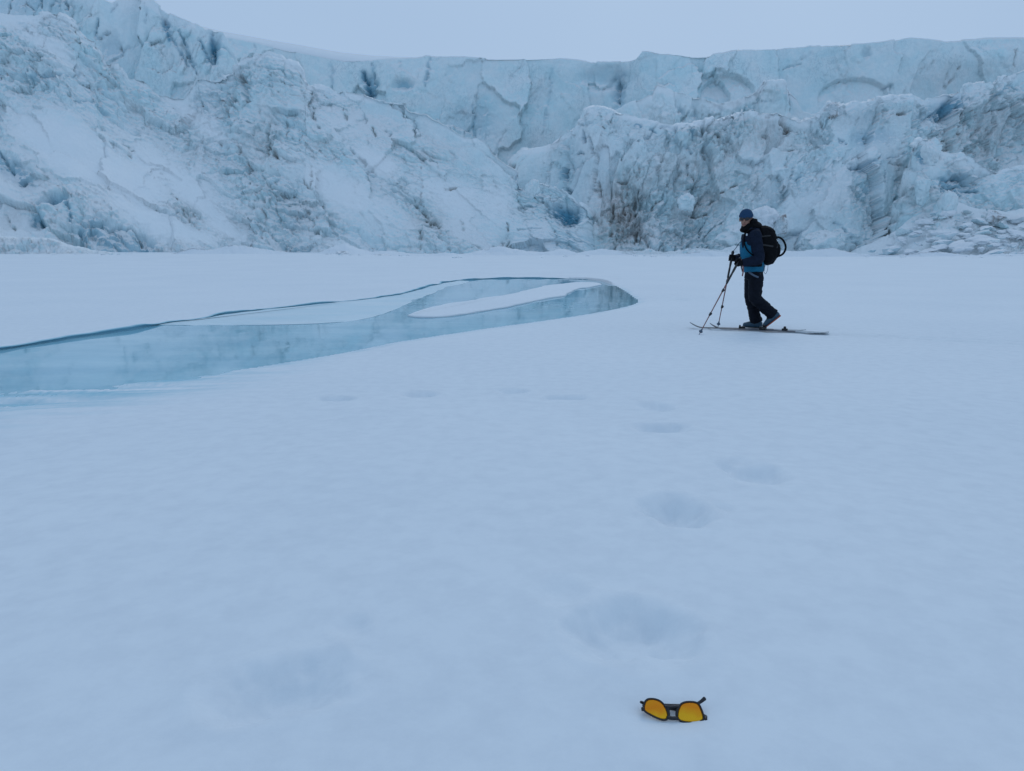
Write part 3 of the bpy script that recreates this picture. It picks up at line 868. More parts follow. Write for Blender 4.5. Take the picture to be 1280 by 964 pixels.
# right ice front
rf_top = [(632, 214), (640, 200), (655, 189), (668, 187), (685, 184), (692, 178), (699, 171), (712, 165), (722, 157), (732, 150), (738, 137), (748, 136), (756, 134.5), (776, 141), (800, 148), (830, 156), (860, 158), (892, 150), (915, 144), (938, 139), (955, 142), (971, 138.5), (985, 146), (1000, 153), (1014, 148), (1026, 141), (1032, 131), (1043, 131),
          (1056, 136), (1064, 130), (1078, 129), (1093, 126), (1112, 124), (1136, 121), (1150, 127), (1164, 123), (1180, 116), (1201, 116), (1206, 105), (1222, 104), (1240, 103), (1248, 96), (1262, 94), (1280, 86), (1340, 70), (1450, 60), (1630, 40)]
rf_segs = [(742, 225, 740, 245, 2.6, 1.5, .9, 0), (738, 232, 732, 240, 2.0, 1, .6, 0), (800, 210, 795, 224, 1.8, 1.2, .9, 0), (794, 210, 793, 220, 1.5, 1, .8, 0), (794, 238, 792, 305, 3.0, 1.3, .75, 0), (766, 254, 763, 300, 2.4, 1.2, .8, 0), (780, 262, 777, 300, 1.6, .8, .7, 0), (786, 258, 783, 304, 1.4, .7, .6, 0), (772, 226, 786, 224, 1.6, .8, .6, 0), (757, 250, 752, 300, 1.5, .6, .5, 0), (748, 246, 750, 300, 1.5, .6, .5, 0), (805, 250, 800, 300, 1.4, .6, .4, 0),
           (731, 165, 732, 180, 2.2, 1.8, .1, .7), (722, 190, 730, 192, 1.6, 1.0, .1, .5), (738, 172, 742, 196, 1.6, 1, .2, .4), (706, 210, 701, 222, 1.8, 1.2, .2, .6), (703, 234, 710, 240, 2.6, 1.6, .2, .6), (686, 174, 690, 180, 1.2, .8, .3, .2), (640, 205, 644, 210, 2.4, 1.6, .4, .3),
           (948, 143, 960, 146, 2.0, 1.2, .8, 0), (960, 146, 972, 140, 1.8, 1.2, .7, 0), (975, 142, 992, 164, 2.4, 1.8, .9, 0), (978, 158, 992, 166, 2.0, 1.6, .9, 0), (893, 170, 898, 174, 3, 1.4, .6, 0), (866, 165, 864, 176, 1, .8, 0, .6), (855, 184, 864, 190, 2, 1.2, .3, .4), (880, 192, 882, 196, 2, 1, .4, .1), (920, 176, 925, 170, 1.5, .9, .3, .2), (958, 165, 952, 175, 2, .9, .4, 0), (938, 165, 936, 172, 2.4, 1, .5, 0),
           (860, 202, 862, 216, 1.6, 1, .3, .3), (847, 220, 851, 213, 2, 1, .5, .1), (866, 216, 870, 220, 2, 1, .5, 0), (856, 232, 870, 227, 1.6, 1, .5, 0), (900, 240, 924, 228, 2.0, 1.3, .8, 0), (884, 250, 902, 240, 1.8, 1, .6, 0), (820, 252, 828, 246, 2, 1.1, .7, 0), (815, 262, 822, 250, 2, 1, .5, 0), (870, 262, 890, 262, 3, 1.4, .7, 0), (970, 190, 998, 189, 1.2, .6, .4, 0), (981, 200, 979, 215, 1.4, .8, .4, .1), (990, 212, 988, 218, 1.4, .8, .2, .3), (848, 198, 844, 230, 1.5, .7, .2, .2),
           (1014, 168, 1008, 182, 1.8, .9, .4, 0), (1018, 198, 1010, 214, 1.2, .7, .3, .1), (1112, 144, 1126, 145, 2.2, 1.3, .8, 0), (1100, 140, 1106, 142, 2, .8, .4, .2), (1072, 150, 1070, 158, 1.6, .8, .5, 0), (1024, 152, 1026, 160, 1.8, .8, .4, .1), (1032, 138, 1046, 140, 2, .9, .6, 0), (1083, 172, 1086, 176, 2.2, 1.2, .5, .2), (1050, 176, 1056, 180, 2, 1.1, .1, .6), (1034, 176, 1036, 182, 1.8, 1, .4, .2),
           (1160, 148, 1198, 122, 2.2, 1.2, .1, .8), (1182, 146, 1196, 134, 2, 1.2, .2, .8), (1144, 158, 1160, 146, 1.8, .9, .1, .5), (1150, 170, 1200, 158, 1.6, 1, .5, .2), (1172, 190, 1186, 186, 2.6, 1.4, .7, 0), (1176, 178, 1200, 168, 2.2, 1.0, .6, 0), (1238, 206, 1258, 190, 1.6, 1.0, .6, .1), (1210, 150, 1240, 135, 2.0, 1.0, .5, .1), (1240, 135, 1290, 128, 1.6, 1.0, .5, .2), (1216, 172, 1240, 150, 1.8, .8, .45, 0), (1250, 118, 1262, 106, 1.6, .8, .1, .4), (1262, 106, 1275, 112, 1.6, .8, .1, .4), (1288, 178, 1250, 176, 1.4, .6, .4, 0),
           (1060, 212, 1088, 205, 1.8, 1.2, .1, .7), (1086, 208, 1090, 200, 1.6, .9, .2, .5), (1100, 202, 1130, 194, 1.3, .7, .1, .4), (1100, 210, 1132, 210, 1.4, .8, .4, .1), (1096, 218, 1096, 235, 1.3, .9, .1, .6), (1110, 228, 1126, 226, 1, .6, .1, .4), (1134, 252, 1138, 240, 2, 1.2, .5, .3), (1160, 232, 1164, 236, 2.4, 1.4, .4, .3), (1141, 164, 1142, 190, 1.3, .6, .1, .4),
           (1040, 283, 1050, 284, 1.4, 1.0, .2, .5), (1050, 288, 1064, 300, 1.4, .9, .1, .5), (1064, 303, 1072, 307, 1.4, .9, .2, .4), (980, 300, 1010, 285, 1.2, .6, 0, .3), (1056, 318, 1070, 310, 3.2, 1.6, .8, .1), (1068, 311, 1085, 308, 2.2, 1.2, .7, 0), (1088, 303, 1095, 300, 2.4, 1, .6, 0), (984, 233, 988, 220, 1.3, .7, .2, .3), (826, 158, 845, 162, 1.6, 1, .1, .6), (795, 156, 800, 160, 2, 1, 0, .7), (812, 162, 820, 165, 1.6, 1, .1, .6)]
rf_spots = [(776, 266, 38, 50, 0, .7, 1.0, 0, 0), (752, 240, 16, 16, 0, .4, .45, 0, 0), (815, 262, 22, 30, 20, .3, .32, 0, 0), (876, 248, 52, 26, -20, .4, .62, 0, 0), (870, 212, 64, 38, 0, .2, .38, 0, 0), (900, 180, 50, 20, 0, .2, .28, 0, 0), (955, 168, 50, 30, 0, .3, .5, 0, 0), (920, 225, 40, 34, -30, .1, .26, 0, 0), (1000, 178, 34, 16, 0, 0, .25, 0, 0), (1090, 150, 60, 16, 0, .2, .22, .1, 0),
            (1185, 180, 36, 14, -10, .3, .40, 0, 0), (1240, 168, 56, 38, -15, .2, .5, 0, 0), (1210, 160, 70, 12, -25, 0, .34, 0, 0), (1255, 140, 40, 8, 0, 0, .3, 0, 0), (1190, 130, 16, 12, -30, .8, 0, .85, 0), (1180, 142, 18, 8, -30, .6, .1, .7, 0), (1170, 140, 36, 14, -30, .2, 0, .35, 0), (1076, 210, 16, 6, 0, .6, 0, .5, 0), (1155, 195, 9, 6, 0, .8, 0, .85, 0), (1090, 172, 26, 10, 0, .2, 0, .45, 0), (1120, 215, 36, 16, 0, 0, .16, 0, 0),
            (1145, 250, 22, 14, 0, 0, .3, 0, 0), (1070, 270, 60, 30, 0, 0, .14, 0, 0), (1000, 240, 60, 50, 0, 0, 0, .12, .2), (800, 190, 60, 24, 10, 0, 0, 0, .35), (820, 152, 46, 4, 8, 0, 0, 0, 1), (725, 215, 46, 40, 0, 0, .10, .1, 0), (840, 290, 50, 20, 0, .3, .2, .1, 0), (870, 275, 14, 26, -20, .5, .4, 0, 0), (1120, 140, 20, 6, 0, .3, .25, 0, 0), (1260, 300, 60, 20, 0, 0, 0, 0, .6), (1050, 300, 30, 10, 0, -.8, 0, .1, 0)]
sheet('glacier_front', rf_top, [(632, 152), (700, 142), (745, 133), (800, 130), (900, 131), (1060, 129), (1200, 136), (1280, 138), (1630, 126)], [(632, 158), (700, 152), (760, 146), (900, 144), (1060, 142), (1280, 152), (1630, 150)], prof=0.95, nv=300, amp=(2.8, 1.5, 1.05, 0.5), rough=1.0, seed=12, jamp=0.8,
      stretch=(0.8, 1.0, 1.5), tilt=-0.30, segs=rf_segs, spots=rf_spots, back=(22, 1.0), edge_dirt=0.20, ends=(True, False))

# lobe of ice at the right, in front of the front
lb_top = [(1112, 300), (1122, 270), (1130, 240), (1136, 205), (1140, 184), (1148, 174), (1160, 172), (1170, 174), (1176, 188), (1184, 192), (1204, 193), (1222, 199), (1234, 207), (1246, 211), (1258, 211), (1270, 208), (1290, 207), (1350, 205), (1450, 215), (1630, 190)]
lb_segs = [(1178, 234, 1200, 232, 2.4, 1.4, .3, .6), (1180, 226, 1176, 240, 2.2, 1.2, .3, .6), (1212, 236, 1226, 238, 2.2, 1.2, .2, .7), (1235, 262, 1262, 268, 2.6, 1.2, .7, .1), (1262, 268, 1300, 256, 1.8, .9, .5, .1), (1230, 207, 1231, 214, 1.4, .7, .4, .1), (1177, 186, 1176, 198, 1.3, .8, .4, .2), (1158, 232, 1166, 236, 2, 1.2, .4, .3)]
lb_spots = [(1156, 195, 10, 8, 0, .9, 0, .85, 0), (1195, 230, 26, 16, 0, .8, .05, .5, 0), (1150, 245, 18, 16, 0, .2, .34, 0, 0), (1250, 262, 40, 12, 5, .3, .32, 0, 0), (1210, 205, 30, 6, 10, 0, 0, 0, .6), (1200, 215, 16, 10, 0, 0, .15, 0, 0)]
sheet('glacier_lobe', lb_top, [(1112, 126), (1180, 122), (1630, 118)], [(1112, 129), (1180, 131), (1630, 132)], prof=1.0, nv=170, amp=(1.4, 1.3, 0.7, 0.35), rough=0.85, seed=15, segs=lb_segs, spots=lb_spots, back=(12, -2), edge_dirt=0.12, ends=(True, False), stretch=(1, 1, 1))

# fan of fallen ice and snow at the foot of the front
fn_top = [(1052, 320), (1080, 308), (1100, 298), (1118, 288), (1134, 276), (1150, 263), (1162, 258), (1172, 250), (1180, 241), (1190, 244), (1196, 251), (1215, 258), (1232, 262), (1255, 266), (1275, 263), (1300, 262), (1400, 255), (1630, 258)]
sheet('ice_rubble_slope', fn_top, [(1052, 121), (1200, 104), (1630, 98)], [(1052, 124), (1180, 126), (1630, 122)], prof=0.9, nv=110, amp=(0.8, 0.5, 0.45, 0.22), rough=0.8, seed=18, segs=[(1225, 276, 1236, 262, 2, 1, .5, 0), (1196, 262, 1194, 268, 1.4, .6, .1, .4)], spots=[(1236, 264, 10, 4, 20, .2, .5, 0, 0), (1130, 290, 34, 12, 30, 0, 0, 0, .7)], back=(6, -1), edge_dirt=0.05, ends=(True, False))

# low apron of broken ice along the foot of the left and middle cliff
ap_top = [(-350, 290), (-60, 298), (0, 296), (30, 300), (60, 298), (85, 307), (110, 311), (150, 318), (200, 321)]
sheet('ice_apron', ap_top, [(-350, 78), (200, 96)], [(-350, 92), (200, 104)], prof=0.9, nv=50, amp=(0.5, 0.4, 0.5, 0.25), rough=0.9, seed=21, back=(8, -1), edge_dirt=0.04, ends=(False, True))
ap2 = [(742, 320), (760, 314), (790, 314), (812, 312), (830, 316), (850, 313), (870, 310), (900, 313), (918, 306), (940, 308), (965, 311), (985, 316), (1005, 314), (1030, 317), (1050, 319), (1075, 320)]
sheet('ice_apron', ap2, [(742, 117), (1075, 116)], [(742, 124), (1075, 121)], prof=0.8, nv=40, amp=(0.3, 0.3, 0.3, 0.15), rough=0.8, seed=24, spots=[(1000, 318, 34, 3, 0, 0, .5, 0, 0)], back=(5, -0.5), edge_dirt=0.04)

dr1 = [(185, 321), (215, 317), (240, 311), (262, 313), (290, 307), (318, 309), (345, 314), (372, 318), (395, 317), (418, 308), (432, 305), (446, 310), (468, 316), (490, 315), (520, 318), (548, 316), (575, 318), (600, 313), (622, 308), (648, 311), (672, 316), (700, 312), (722, 317), (750, 311), (778, 316), (800, 320)]
sheet('snow_drift', dr1, [(185, 92), (500, 92), (800, 104)], [(185, 100), (420, 102), (500, 102), (800, 112)], prof=0.7, nv=26, amp=(0.35, 0.15, 0.10, 0.03), rough=0.5, seed=31, back=(14, -0.3), edge_dirt=0.0, crest=1, fineamp=0.3, jamp=0, drift=3.0, base_py=320, mat=M_SNOW)
dr2 = [(820, 321), (850, 318), (885, 314), (930, 318), (975, 313), (1000, 315), (1025, 311), (1040, 309), (1060, 315), (1100, 319), (1160, 315), (1220, 319), (1290, 317), (1400, 318), (1630, 316)]
sheet('snow_drift', dr2, [(820, 96), (1630, 86)], [(820, 103), (1630, 94)], prof=0.7, nv=26, amp=(0.3, 0.15, 0.10, 0.03), rough=0.5, seed=33, back=(10, -0.3), edge_dirt=0.0, crest=1, fineamp=0.3, jamp=0, drift=3.0, base_py=320, mat=M_SNOW)

# ------------------------------------------------------------------ loose ice blocks
def ice_block_mesh(seed, cuts=22, sub=5, rough=0.14):
    rnd = np.random.RandomState(seed)
    bm = bmesh.new()
    bmesh.ops.create_icosphere(bm, subdivisions=sub, radius=1)
    D = np.array([v.co[:] for v in bm.verts]); D /= np.linalg.norm(D, axis=1)[:, None]
    n = rnd.normal(size=(cuts, 3)); n /= np.linalg.norm(n, axis=1)[:, None]
    d = rnd.uniform(0.62, 0.95, cuts)
    dots = D @ n.T
    r = np.min(np.where(dots > 0.05, d / np.maximum(dots, 0.05), 9), axis=1)
    r = np.minimum(r, 1.12)
    hh, ee, _ = cells(D[:, 0] * 2.2 + seed, D[:, 1] * 2.2, D[:, 2] * 2.2, seed)
    r = r * (1 + 1.6 * rough * fbm(D[:, 0] * 2.2 + seed, D[:, 1] * 2.2, D[:, 2] * 2.2, 5, seed, 0.6) + rough * 0.8 * hh)
    for v, q, k in zip(bm.verts, D, r): v.co = Vector(q * k)
    me = bpy.data.meshes.new('ice_block'); bm.to_mesh(me); bm.free()
    me.polygons.foreach_set('use_smooth', [sub > 3] * len(me.polygons))
    return me


def mat_block(name, a, b, dirt=0.0):
    m, n, p = new_mat(name)
    geo = n.nodes.new('ShaderNodeNewGeometry'); sep = n.nodes.new('ShaderNodeSeparateXYZ')
    n.links.new(geo.outputs['Normal'], sep.inputs[0])
    v = pos(n)
    n2 = noise(n, 1.2, 6, 0.65, v, 0.4)
    c = ramp(n, n2.outputs['Fac'], [(0.38, a), (0.62, b)])
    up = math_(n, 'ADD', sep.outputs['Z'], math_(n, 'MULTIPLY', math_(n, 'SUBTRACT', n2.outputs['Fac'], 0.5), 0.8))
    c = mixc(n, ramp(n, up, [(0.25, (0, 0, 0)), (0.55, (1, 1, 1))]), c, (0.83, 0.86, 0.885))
    if dirt:
        dn_ = noise(n, 0.7, 5, 0.7, pos(n, (1, 1, .6)), .5)
        c = mixc(n, math_(n, 'MULTIPLY', ramp(n, dn_.outputs['Fac'], [(0.48, (0, 0, 0)), (0.62, (1, 1, 1))]), dirt), c, (0.16, 0.13, 0.11))
    n.links.new(c, p.inputs['Base Color'])
    p.inputs['Roughness'].default_value = 0.6
    b1 = noise(n, 3, 7, 0.66, v)
    bump(n, p, b1.outputs['Fac'], 0.7, 0.25)
    return m


M_BLK = mat_block('block_ice', (0.56, 0.75, 0.81), (0.74, 0.83, 0.86))
M_BLKW = mat_block('white_block_ice', (0.72, 0.80, 0.84), (0.82, 0.86, 0.89))
M_BLKB = mat_block('blue_block_ice', (0.30, 0.48, 0.54), (0.55, 0.70, 0.75))
M_BLKD = mat_block('silty_block_ice', (0.55, 0.66, 0.70), (0.74, 0.80, 0.82), 0.8)


def block(px, py, wpx, hpx, Y, mat, label, seed, rz=0.0, dz=0.0, group=None, depth=1.0, cuts=22):
    me = ice_block_mesh(seed, cuts)
    me.materials.append(mat)
    o = bpy.data.objects.new('ice_block', me); COL.objects.link(o)
    x, y, z = at_y(px, py, Y)
    sc = Y / F / CP
    o.location = (float(x), Y, float(z) + dz)
    o.scale = (wpx / 2 * sc, wpx / 2 * sc * depth, hpx / 2 * sc)
    o.rotation_euler = (0, 0, rz)
    return tag(o, label, 'ice block', group)


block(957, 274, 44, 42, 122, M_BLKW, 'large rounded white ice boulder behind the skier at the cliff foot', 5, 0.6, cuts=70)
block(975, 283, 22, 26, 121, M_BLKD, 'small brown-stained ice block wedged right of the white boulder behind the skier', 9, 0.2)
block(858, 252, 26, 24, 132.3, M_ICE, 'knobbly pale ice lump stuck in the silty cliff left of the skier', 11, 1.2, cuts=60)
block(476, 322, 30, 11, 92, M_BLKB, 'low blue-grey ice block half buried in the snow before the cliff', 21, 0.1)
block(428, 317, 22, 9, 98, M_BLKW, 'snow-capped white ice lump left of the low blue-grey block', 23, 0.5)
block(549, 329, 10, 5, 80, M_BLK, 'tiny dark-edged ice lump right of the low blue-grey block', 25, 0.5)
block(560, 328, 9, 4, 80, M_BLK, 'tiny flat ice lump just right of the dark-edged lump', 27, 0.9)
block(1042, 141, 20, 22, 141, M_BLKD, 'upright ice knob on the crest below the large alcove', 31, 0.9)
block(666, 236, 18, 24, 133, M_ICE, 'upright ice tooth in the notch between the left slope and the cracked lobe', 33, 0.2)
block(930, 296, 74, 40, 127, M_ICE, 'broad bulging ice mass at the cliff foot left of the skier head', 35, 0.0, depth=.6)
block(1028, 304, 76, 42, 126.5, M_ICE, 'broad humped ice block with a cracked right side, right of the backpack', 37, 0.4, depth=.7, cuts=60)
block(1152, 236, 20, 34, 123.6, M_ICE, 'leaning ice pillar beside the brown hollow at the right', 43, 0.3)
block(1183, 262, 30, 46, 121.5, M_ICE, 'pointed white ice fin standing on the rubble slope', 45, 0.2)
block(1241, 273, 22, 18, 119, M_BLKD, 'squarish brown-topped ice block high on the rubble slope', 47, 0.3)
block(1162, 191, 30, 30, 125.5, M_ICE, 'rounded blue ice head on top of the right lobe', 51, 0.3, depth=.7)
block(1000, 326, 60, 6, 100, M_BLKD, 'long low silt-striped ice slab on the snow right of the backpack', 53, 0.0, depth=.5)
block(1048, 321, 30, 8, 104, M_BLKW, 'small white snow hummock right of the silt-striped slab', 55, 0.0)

# rubble on the fan: many alike chunks
rnd = random.Random(4)
protos = [ice_block_mesh(100 + i, 12, 2, 0.12) for i in range(7)]
pm = [M_BLKW, M_BLK, M_BLKW, M_BLK, M_BLKW, M_BLKW, M_ICE]
for me, mm in zip(protos, pm): me.materials.append(mm)
cnt = 0
while cnt < 150:
    px = rnd.uniform(1085, 1330); base = rnd.uniform(262, 319)
    top_ = float(interp(fn_top, px))
    if base < top_ + 8: continue
    fr = (319 - base) / (319 - top_)
    Yb = float(interp([(1052, 121), (1200, 104), (1630, 98)], px)); Yt = float(interp([(1052, 124), (1180, 126), (1630, 122)], px))
    Yd = Yb + (Yt - Yb) * fr ** 0.9
    w = rnd.choice([6, 8, 10, 13, 17, 24]) * rnd.uniform(.8, 1.2)
    o = bpy.data.objects.new('ice_chunk', protos[cnt % 7]); COL.objects.link(o)
    x, y, z = at_y(px, base, Yd)
    sc = Yd / F
    o.location = (float(x), Yd - 0.35, float(z) - 0.1)
    o.scale = (w / 2 * sc, w / 2 * sc * rnd.uniform(.7, 1.1), w / 2 * sc * rnd.uniform(.28, .5))
    o.rotation_euler = (rnd.uniform(-.3, .3), rnd.uniform(-.3, .3), rnd.uniform(0, 6.28))
    tag(o, 'pale angular ice chunk among the rubble at the foot of the right cliff', 'ice chunk', 'ice chunks fallen on the rubble slope')
    cnt += 1

# small blocks that rolled out on the flat along the cliff foot
for k in range(34):
    o = bpy.data.objects.new('ice_chunk', protos[(k * 3) % 7]); COL.objects.link(o)
    px = rnd.choice([rnd.uniform(390, 520), rnd.uniform(560, 860), rnd.uniform(960, 1290), rnd.uniform(0, 210)])
    Yd = rnd.uniform(78, 97)
    x = float(at_y(px, 318, Yd)[0]); w = rnd.uniform(3, 9) * Yd / F
    o.location = (x, Yd, gz(x, Yd) + 0.02)
    o.scale = (w / 2, w / 2 * rnd.uniform(.7, 1.1), w / 2 * rnd.uniform(.35, .6))
    o.rotation_euler = (0, 0, rnd.uniform(0, 6.28))
    tag(o, 'small ice chunk lying on the flat snow along the cliff foot', 'ice chunk', 'ice chunks along the cliff foot')

# ------------------------------------------------------------------ shape helpers for people and gear
def frame_along(P, ref):
    T = np.gradient(P, axis=0)
    T /= np.linalg.norm(T, axis=1)[:, None] + 1e-12
    ref = np.array(ref, float)
    A_ = ref[None, :] - T * (T @ ref)[:, None]
    A_ /= np.linalg.norm(A_, axis=1)[:, None] + 1e-12
    B_ = np.cross(T, A_)
    return T, A_, B_


def tube(pts, rad, ref=(0.05, 1, 0.02), seg=14, n=5, caps=True, curve=True, capk=0.8):
    """loft of ellipses; rad: list of r or (ra, rb); ra lies along ref"""
    P = np.array([tuple(p) for p in pts], float)
    R_ = np.array([(r, r) if isinstance(r, (int, float)) else r for r in rad], float)
    if curve and len(P) > 2:
        P2, R2 = [], []
        for i in range(len(P) - 1):
            a = max(i - 1, 0); d = min(i + 2, len(P) - 1)
            for k in range(n):
                t = k / n
                for src, dst in ((P, P2), (R_, R2)):
                    p0, p1, p2, p3 = src[a], src[i], src[i + 1], src[d]
                    dst.append(0.5 * ((2 * p1) + (p2 - p0) * t + (2 * p0 - 5 * p1 + 4 * p2 - p3) * t * t + (3 * p1 - p0 - 3 * p2 + p3) * t ** 3))
        P2.append(P[-1]); R2.append(R_[-1])
        P, R_ = np.array(P2), np.array(R2)
    T, A_, B_ = frame_along(P, ref)
    if caps:
        def cap(i, sgn):
            o = []
            rr = R_[i].mean()
            for q in (0.35, 0.7, 0.93):
                o.append((P[i] + sgn * T[i] * rr * q * capk, R_[i] * math.sqrt(max(1 - q * q, 0.02)), A_[i], B_[i]))
            return o
        c0 = cap(0, -1)[::-1]; c1 = cap(-1, 1)
    else: c0, c1 = [], []
    rings = c0 + [(P[i], R_[i], A_[i], B_[i]) for i in range(len(P))] + c1
    V, Fc = [], []
    for (c, r, a, b) in rings:
        for k in range(seg):
            th = 2 * math.pi * k / seg
            V.append(c + a * r[0] * math.cos(th) + b * r[1] * math.sin(th))
    m_ = len(rings)
    for i in range(m_ - 1):
        for k in range(seg):
            j = (k + 1) % seg
            Fc.append((i * seg + k, i * seg + j, (i + 1) * seg + j, (i + 1) * seg + k))
    Fc.append(tuple(range(seg))[::-1]); Fc.append(tuple((m_ - 1) * seg + k for k in range(seg)))
    return np.array(V), Fc


def ellip(c, axes, radii, seg=20, rings=14):
    c = np.array(tuple(c), float)
    V, Fc = [], []
    ax = [np.array(tuple(a), float) for a in axes]
    for i in range(rings + 1):
        ph = math.pi * i / rings
        ph = min(max(ph, 0.03), math.pi - 0.03)
        for k in range(seg):
            th = 2 * math.pi * k / seg
            V.append(c + ax[0] * radii[0] * math.sin(ph) * math.cos(th) + ax[1] * radii[1] * math.sin(ph) * math.sin(th) + ax[2] * radii[2] * math.cos(ph))
    for i in range(rings):
        for k in range(seg):
            j = (k + 1) % seg
            Fc.append((i * seg + k, (i + 1) * seg + k, (i + 1) * seg + j, i * seg + j))
    Fc.append(tuple(range(seg))); Fc.append(tuple(rings * seg + k for k in range(seg))[::-1])
    return np.array(V), Fc


def box(c, axes, half, bev=0.0):
    c = np.array(tuple(c), float); ax = [np.array(tuple(a), float) for a in axes]
    bm = bmesh.new(); bmesh.ops.create_cube(bm, size=2)
    for v in bm.verts:
        v.co = Vector((v.co.x * half[0], v.co.y * half[1], v.co.z * half[2]))
    if bev: bmesh.ops.bevel(bm, geom=bm.edges[:], offset=bev, segments=2, affect='EDGES')
    V = np.array([c + ax[0] * v.co.x + ax[1] * v.co.y + ax[2] * v.co.z for v in bm.verts])
    Fc = [tuple(v.index for v in f.verts) for f in bm.faces]
    bm.free()
    return V, Fc


def join(parts):
    V, Fc, o = [], [], 0
    for v, f in parts:
        V.append(v); Fc += [tuple(i + o for i in q) for q in f]; o += len(v)
    return np.concatenate(V), Fc


def fuse(name, parts, voxel, mat, parent, smooth=4, wrinkle=0.0, wscale=0.06, seed=0, keep=None):
    V, Fc = join(parts)
    o = mesh_obj(name, V, Fc, mat, parent)
    bm = bmesh.new(); bm.from_mesh(o.data); bmesh.ops.recalc_face_normals(bm, faces=bm.faces); bm.to_mesh(o.data); bm.free()
    md = o.modifiers.new('r', 'REMESH'); md.mode = 'VOXEL'; md.voxel_size = voxel; md.use_smooth_shade = True
    if smooth:
        ms = o.modifiers.new('s', 'SMOOTH'); ms.iterations = smooth; ms.factor = 0.5
    dg = bpy.context.evaluated_depsgraph_get()
    me = bpy.data.meshes.new_from_object(o.evaluated_get(dg))
    o.modifiers.clear()
    old = o.data; o.data = me; bpy.data.meshes.remove(old); me.name = name
    if not me.materials: me.materials.append(mat)
    if wrinkle:
        n_ = len(me.vertices)
        co = np.zeros(n_ * 3); me.vertices.foreach_get('co', co); co = co.reshape(-1, 3)
        no = np.array([v.normal[:] for v in me.vertices])
        w_ = fbm(co[:, 0] / wscale + seed, co[:, 1] / wscale, co[:, 2] / (wscale * 0.55), 3, seed)
        w_ = (1 - 2 * np.abs(w_)) * wrinkle
        co = co + no * w_[:, None]
        me.vertices.foreach_set('co', co.ravel())
    me.polygons.foreach_set('use_smooth', [True] * len(me.polygons))
    me.update()
    return o


def part(name, vf, mat, parent, smooth=True):
    o = mesh_obj(name, vf[0], vf[1], mat, parent, smooth)
    bm = bmesh.new(); bm.from_mesh(o.data); bmesh.ops.recalc_face_normals(bm, faces=bm.faces); bm.to_mesh(o.data); bm.free()
    return o


M_SKIN = simple('skin', (0.36, 0.20, 0.15), 0.5, var=0.06, bstr=0.05)
M_HAT = simple('blue_knit', (0.022, 0.06, 0.125), 0.9, var=0.3, scale=120)
M_BLUE = simple('blue_shell_fabric', (0.010, 0.135, 0.235), 0.6, var=0.15, scale=18)
M_NAVY = simple('navy_fabric', (0.008, 0.014, 0.030), 0.75, var=0.25, scale=18)
M_BLACK = simple('black_fabric', (0.004, 0.0045, 0.006), 0.8, var=0.3, scale=25)
M_TROU = simple('dark_trouser_fabric', (0.006, 0.008, 0.014), 0.75, var=0.3, scale=20)
M_PLAST = simple('black_plastic', (0.012, 0.012, 0.014), 0.35, var=0.1, spec=0.5)
M_STRAP = simple('grey_webbing', (0.09, 0.125, 0.17), 0.8, var=0.1)
M_ORANGE = simple('orange_rubber', (0.45, 0.10, 0.05), 0.6, var=0.2)
M_BOOT = simple('teal_grey_boot_shell', (0.016, 0.06, 0.10), 0.4, var=0.3, spec=0.5)
M_POLE = simple('red_brown_pole_paint', (0.22, 0.09, 0.08), 0.4, var=0.2, spec=0.5)
M_POLE2 = simple('dark_pole_paint', (0.03, 0.03, 0.05), 0.4, var=0.2, spec=0.5)
M_SKI = simple('dark_ski_top', (0.07, 0.075, 0.09), 0.45, var=0.5, scale=9, spec=0.4)
M_SKIT = simple('pale_ski_tail', (0.42, 0.47, 0.50), 0.5, var=0.3, scale=9)
M_WHITE = simple('white_cloth', (0.6, 0.65, 0.68), 0.8, var=0.1)
M_DLENS = simple('dark_lens', (0.01, 0.008, 0.01), 0.1, var=0.1, spec=0.6)
M_HAIR = simple('dark_hair', (0.03, 0.02, 0.015), 0.8)

# ------------------------------------------------------------------ skier
YC = 10.82
head_ang = math.radians(19)
FW = Vector((-math.cos(head_ang), math.sin(head_ang), 0))
LT = Vector((-math.sin(head_ang), -math.cos(head_ang), 0))
UP = Vector((0, 0, 1))
base = W(944, 411, YC); base.z = 0.0
person = empty('person', base, 'skier in blue jacket and dark trousers striding left on skis, face turned to the camera', 'person')

YN, YF = 10.66, 10.98
hipC = W(942, 343, YC)
lh, lk, la = W(945, 346, 10.73), W(944, 373, 10.70), W(966.5, 394, 10.70)
rh, rk, ra = W(940, 346, 10.91), W(938.5, 372, 10.94), W(945.5, 402, 10.94)
chest, waist, neck = W(940, 300, YC), W(942, 326, YC), W(935.5, 287, YC)
lsh, lel, lwr = W(944, 295, 10.645), W(948.5, 324, 10.61), W(929, 329, 10.58)
rsh, rel, rwr = W(938, 295, 11.0), W(931, 322, 11.05), W(920, 323, 10.99)
headc = W(932.5, 274.2, YC)
fa = math.radians(60)
HF = Vector((-math.cos(fa), -math.sin(fa), -0.03)).normalized()
HL = UP.cross(HF).normalized()
HU = HF.cross(HL)

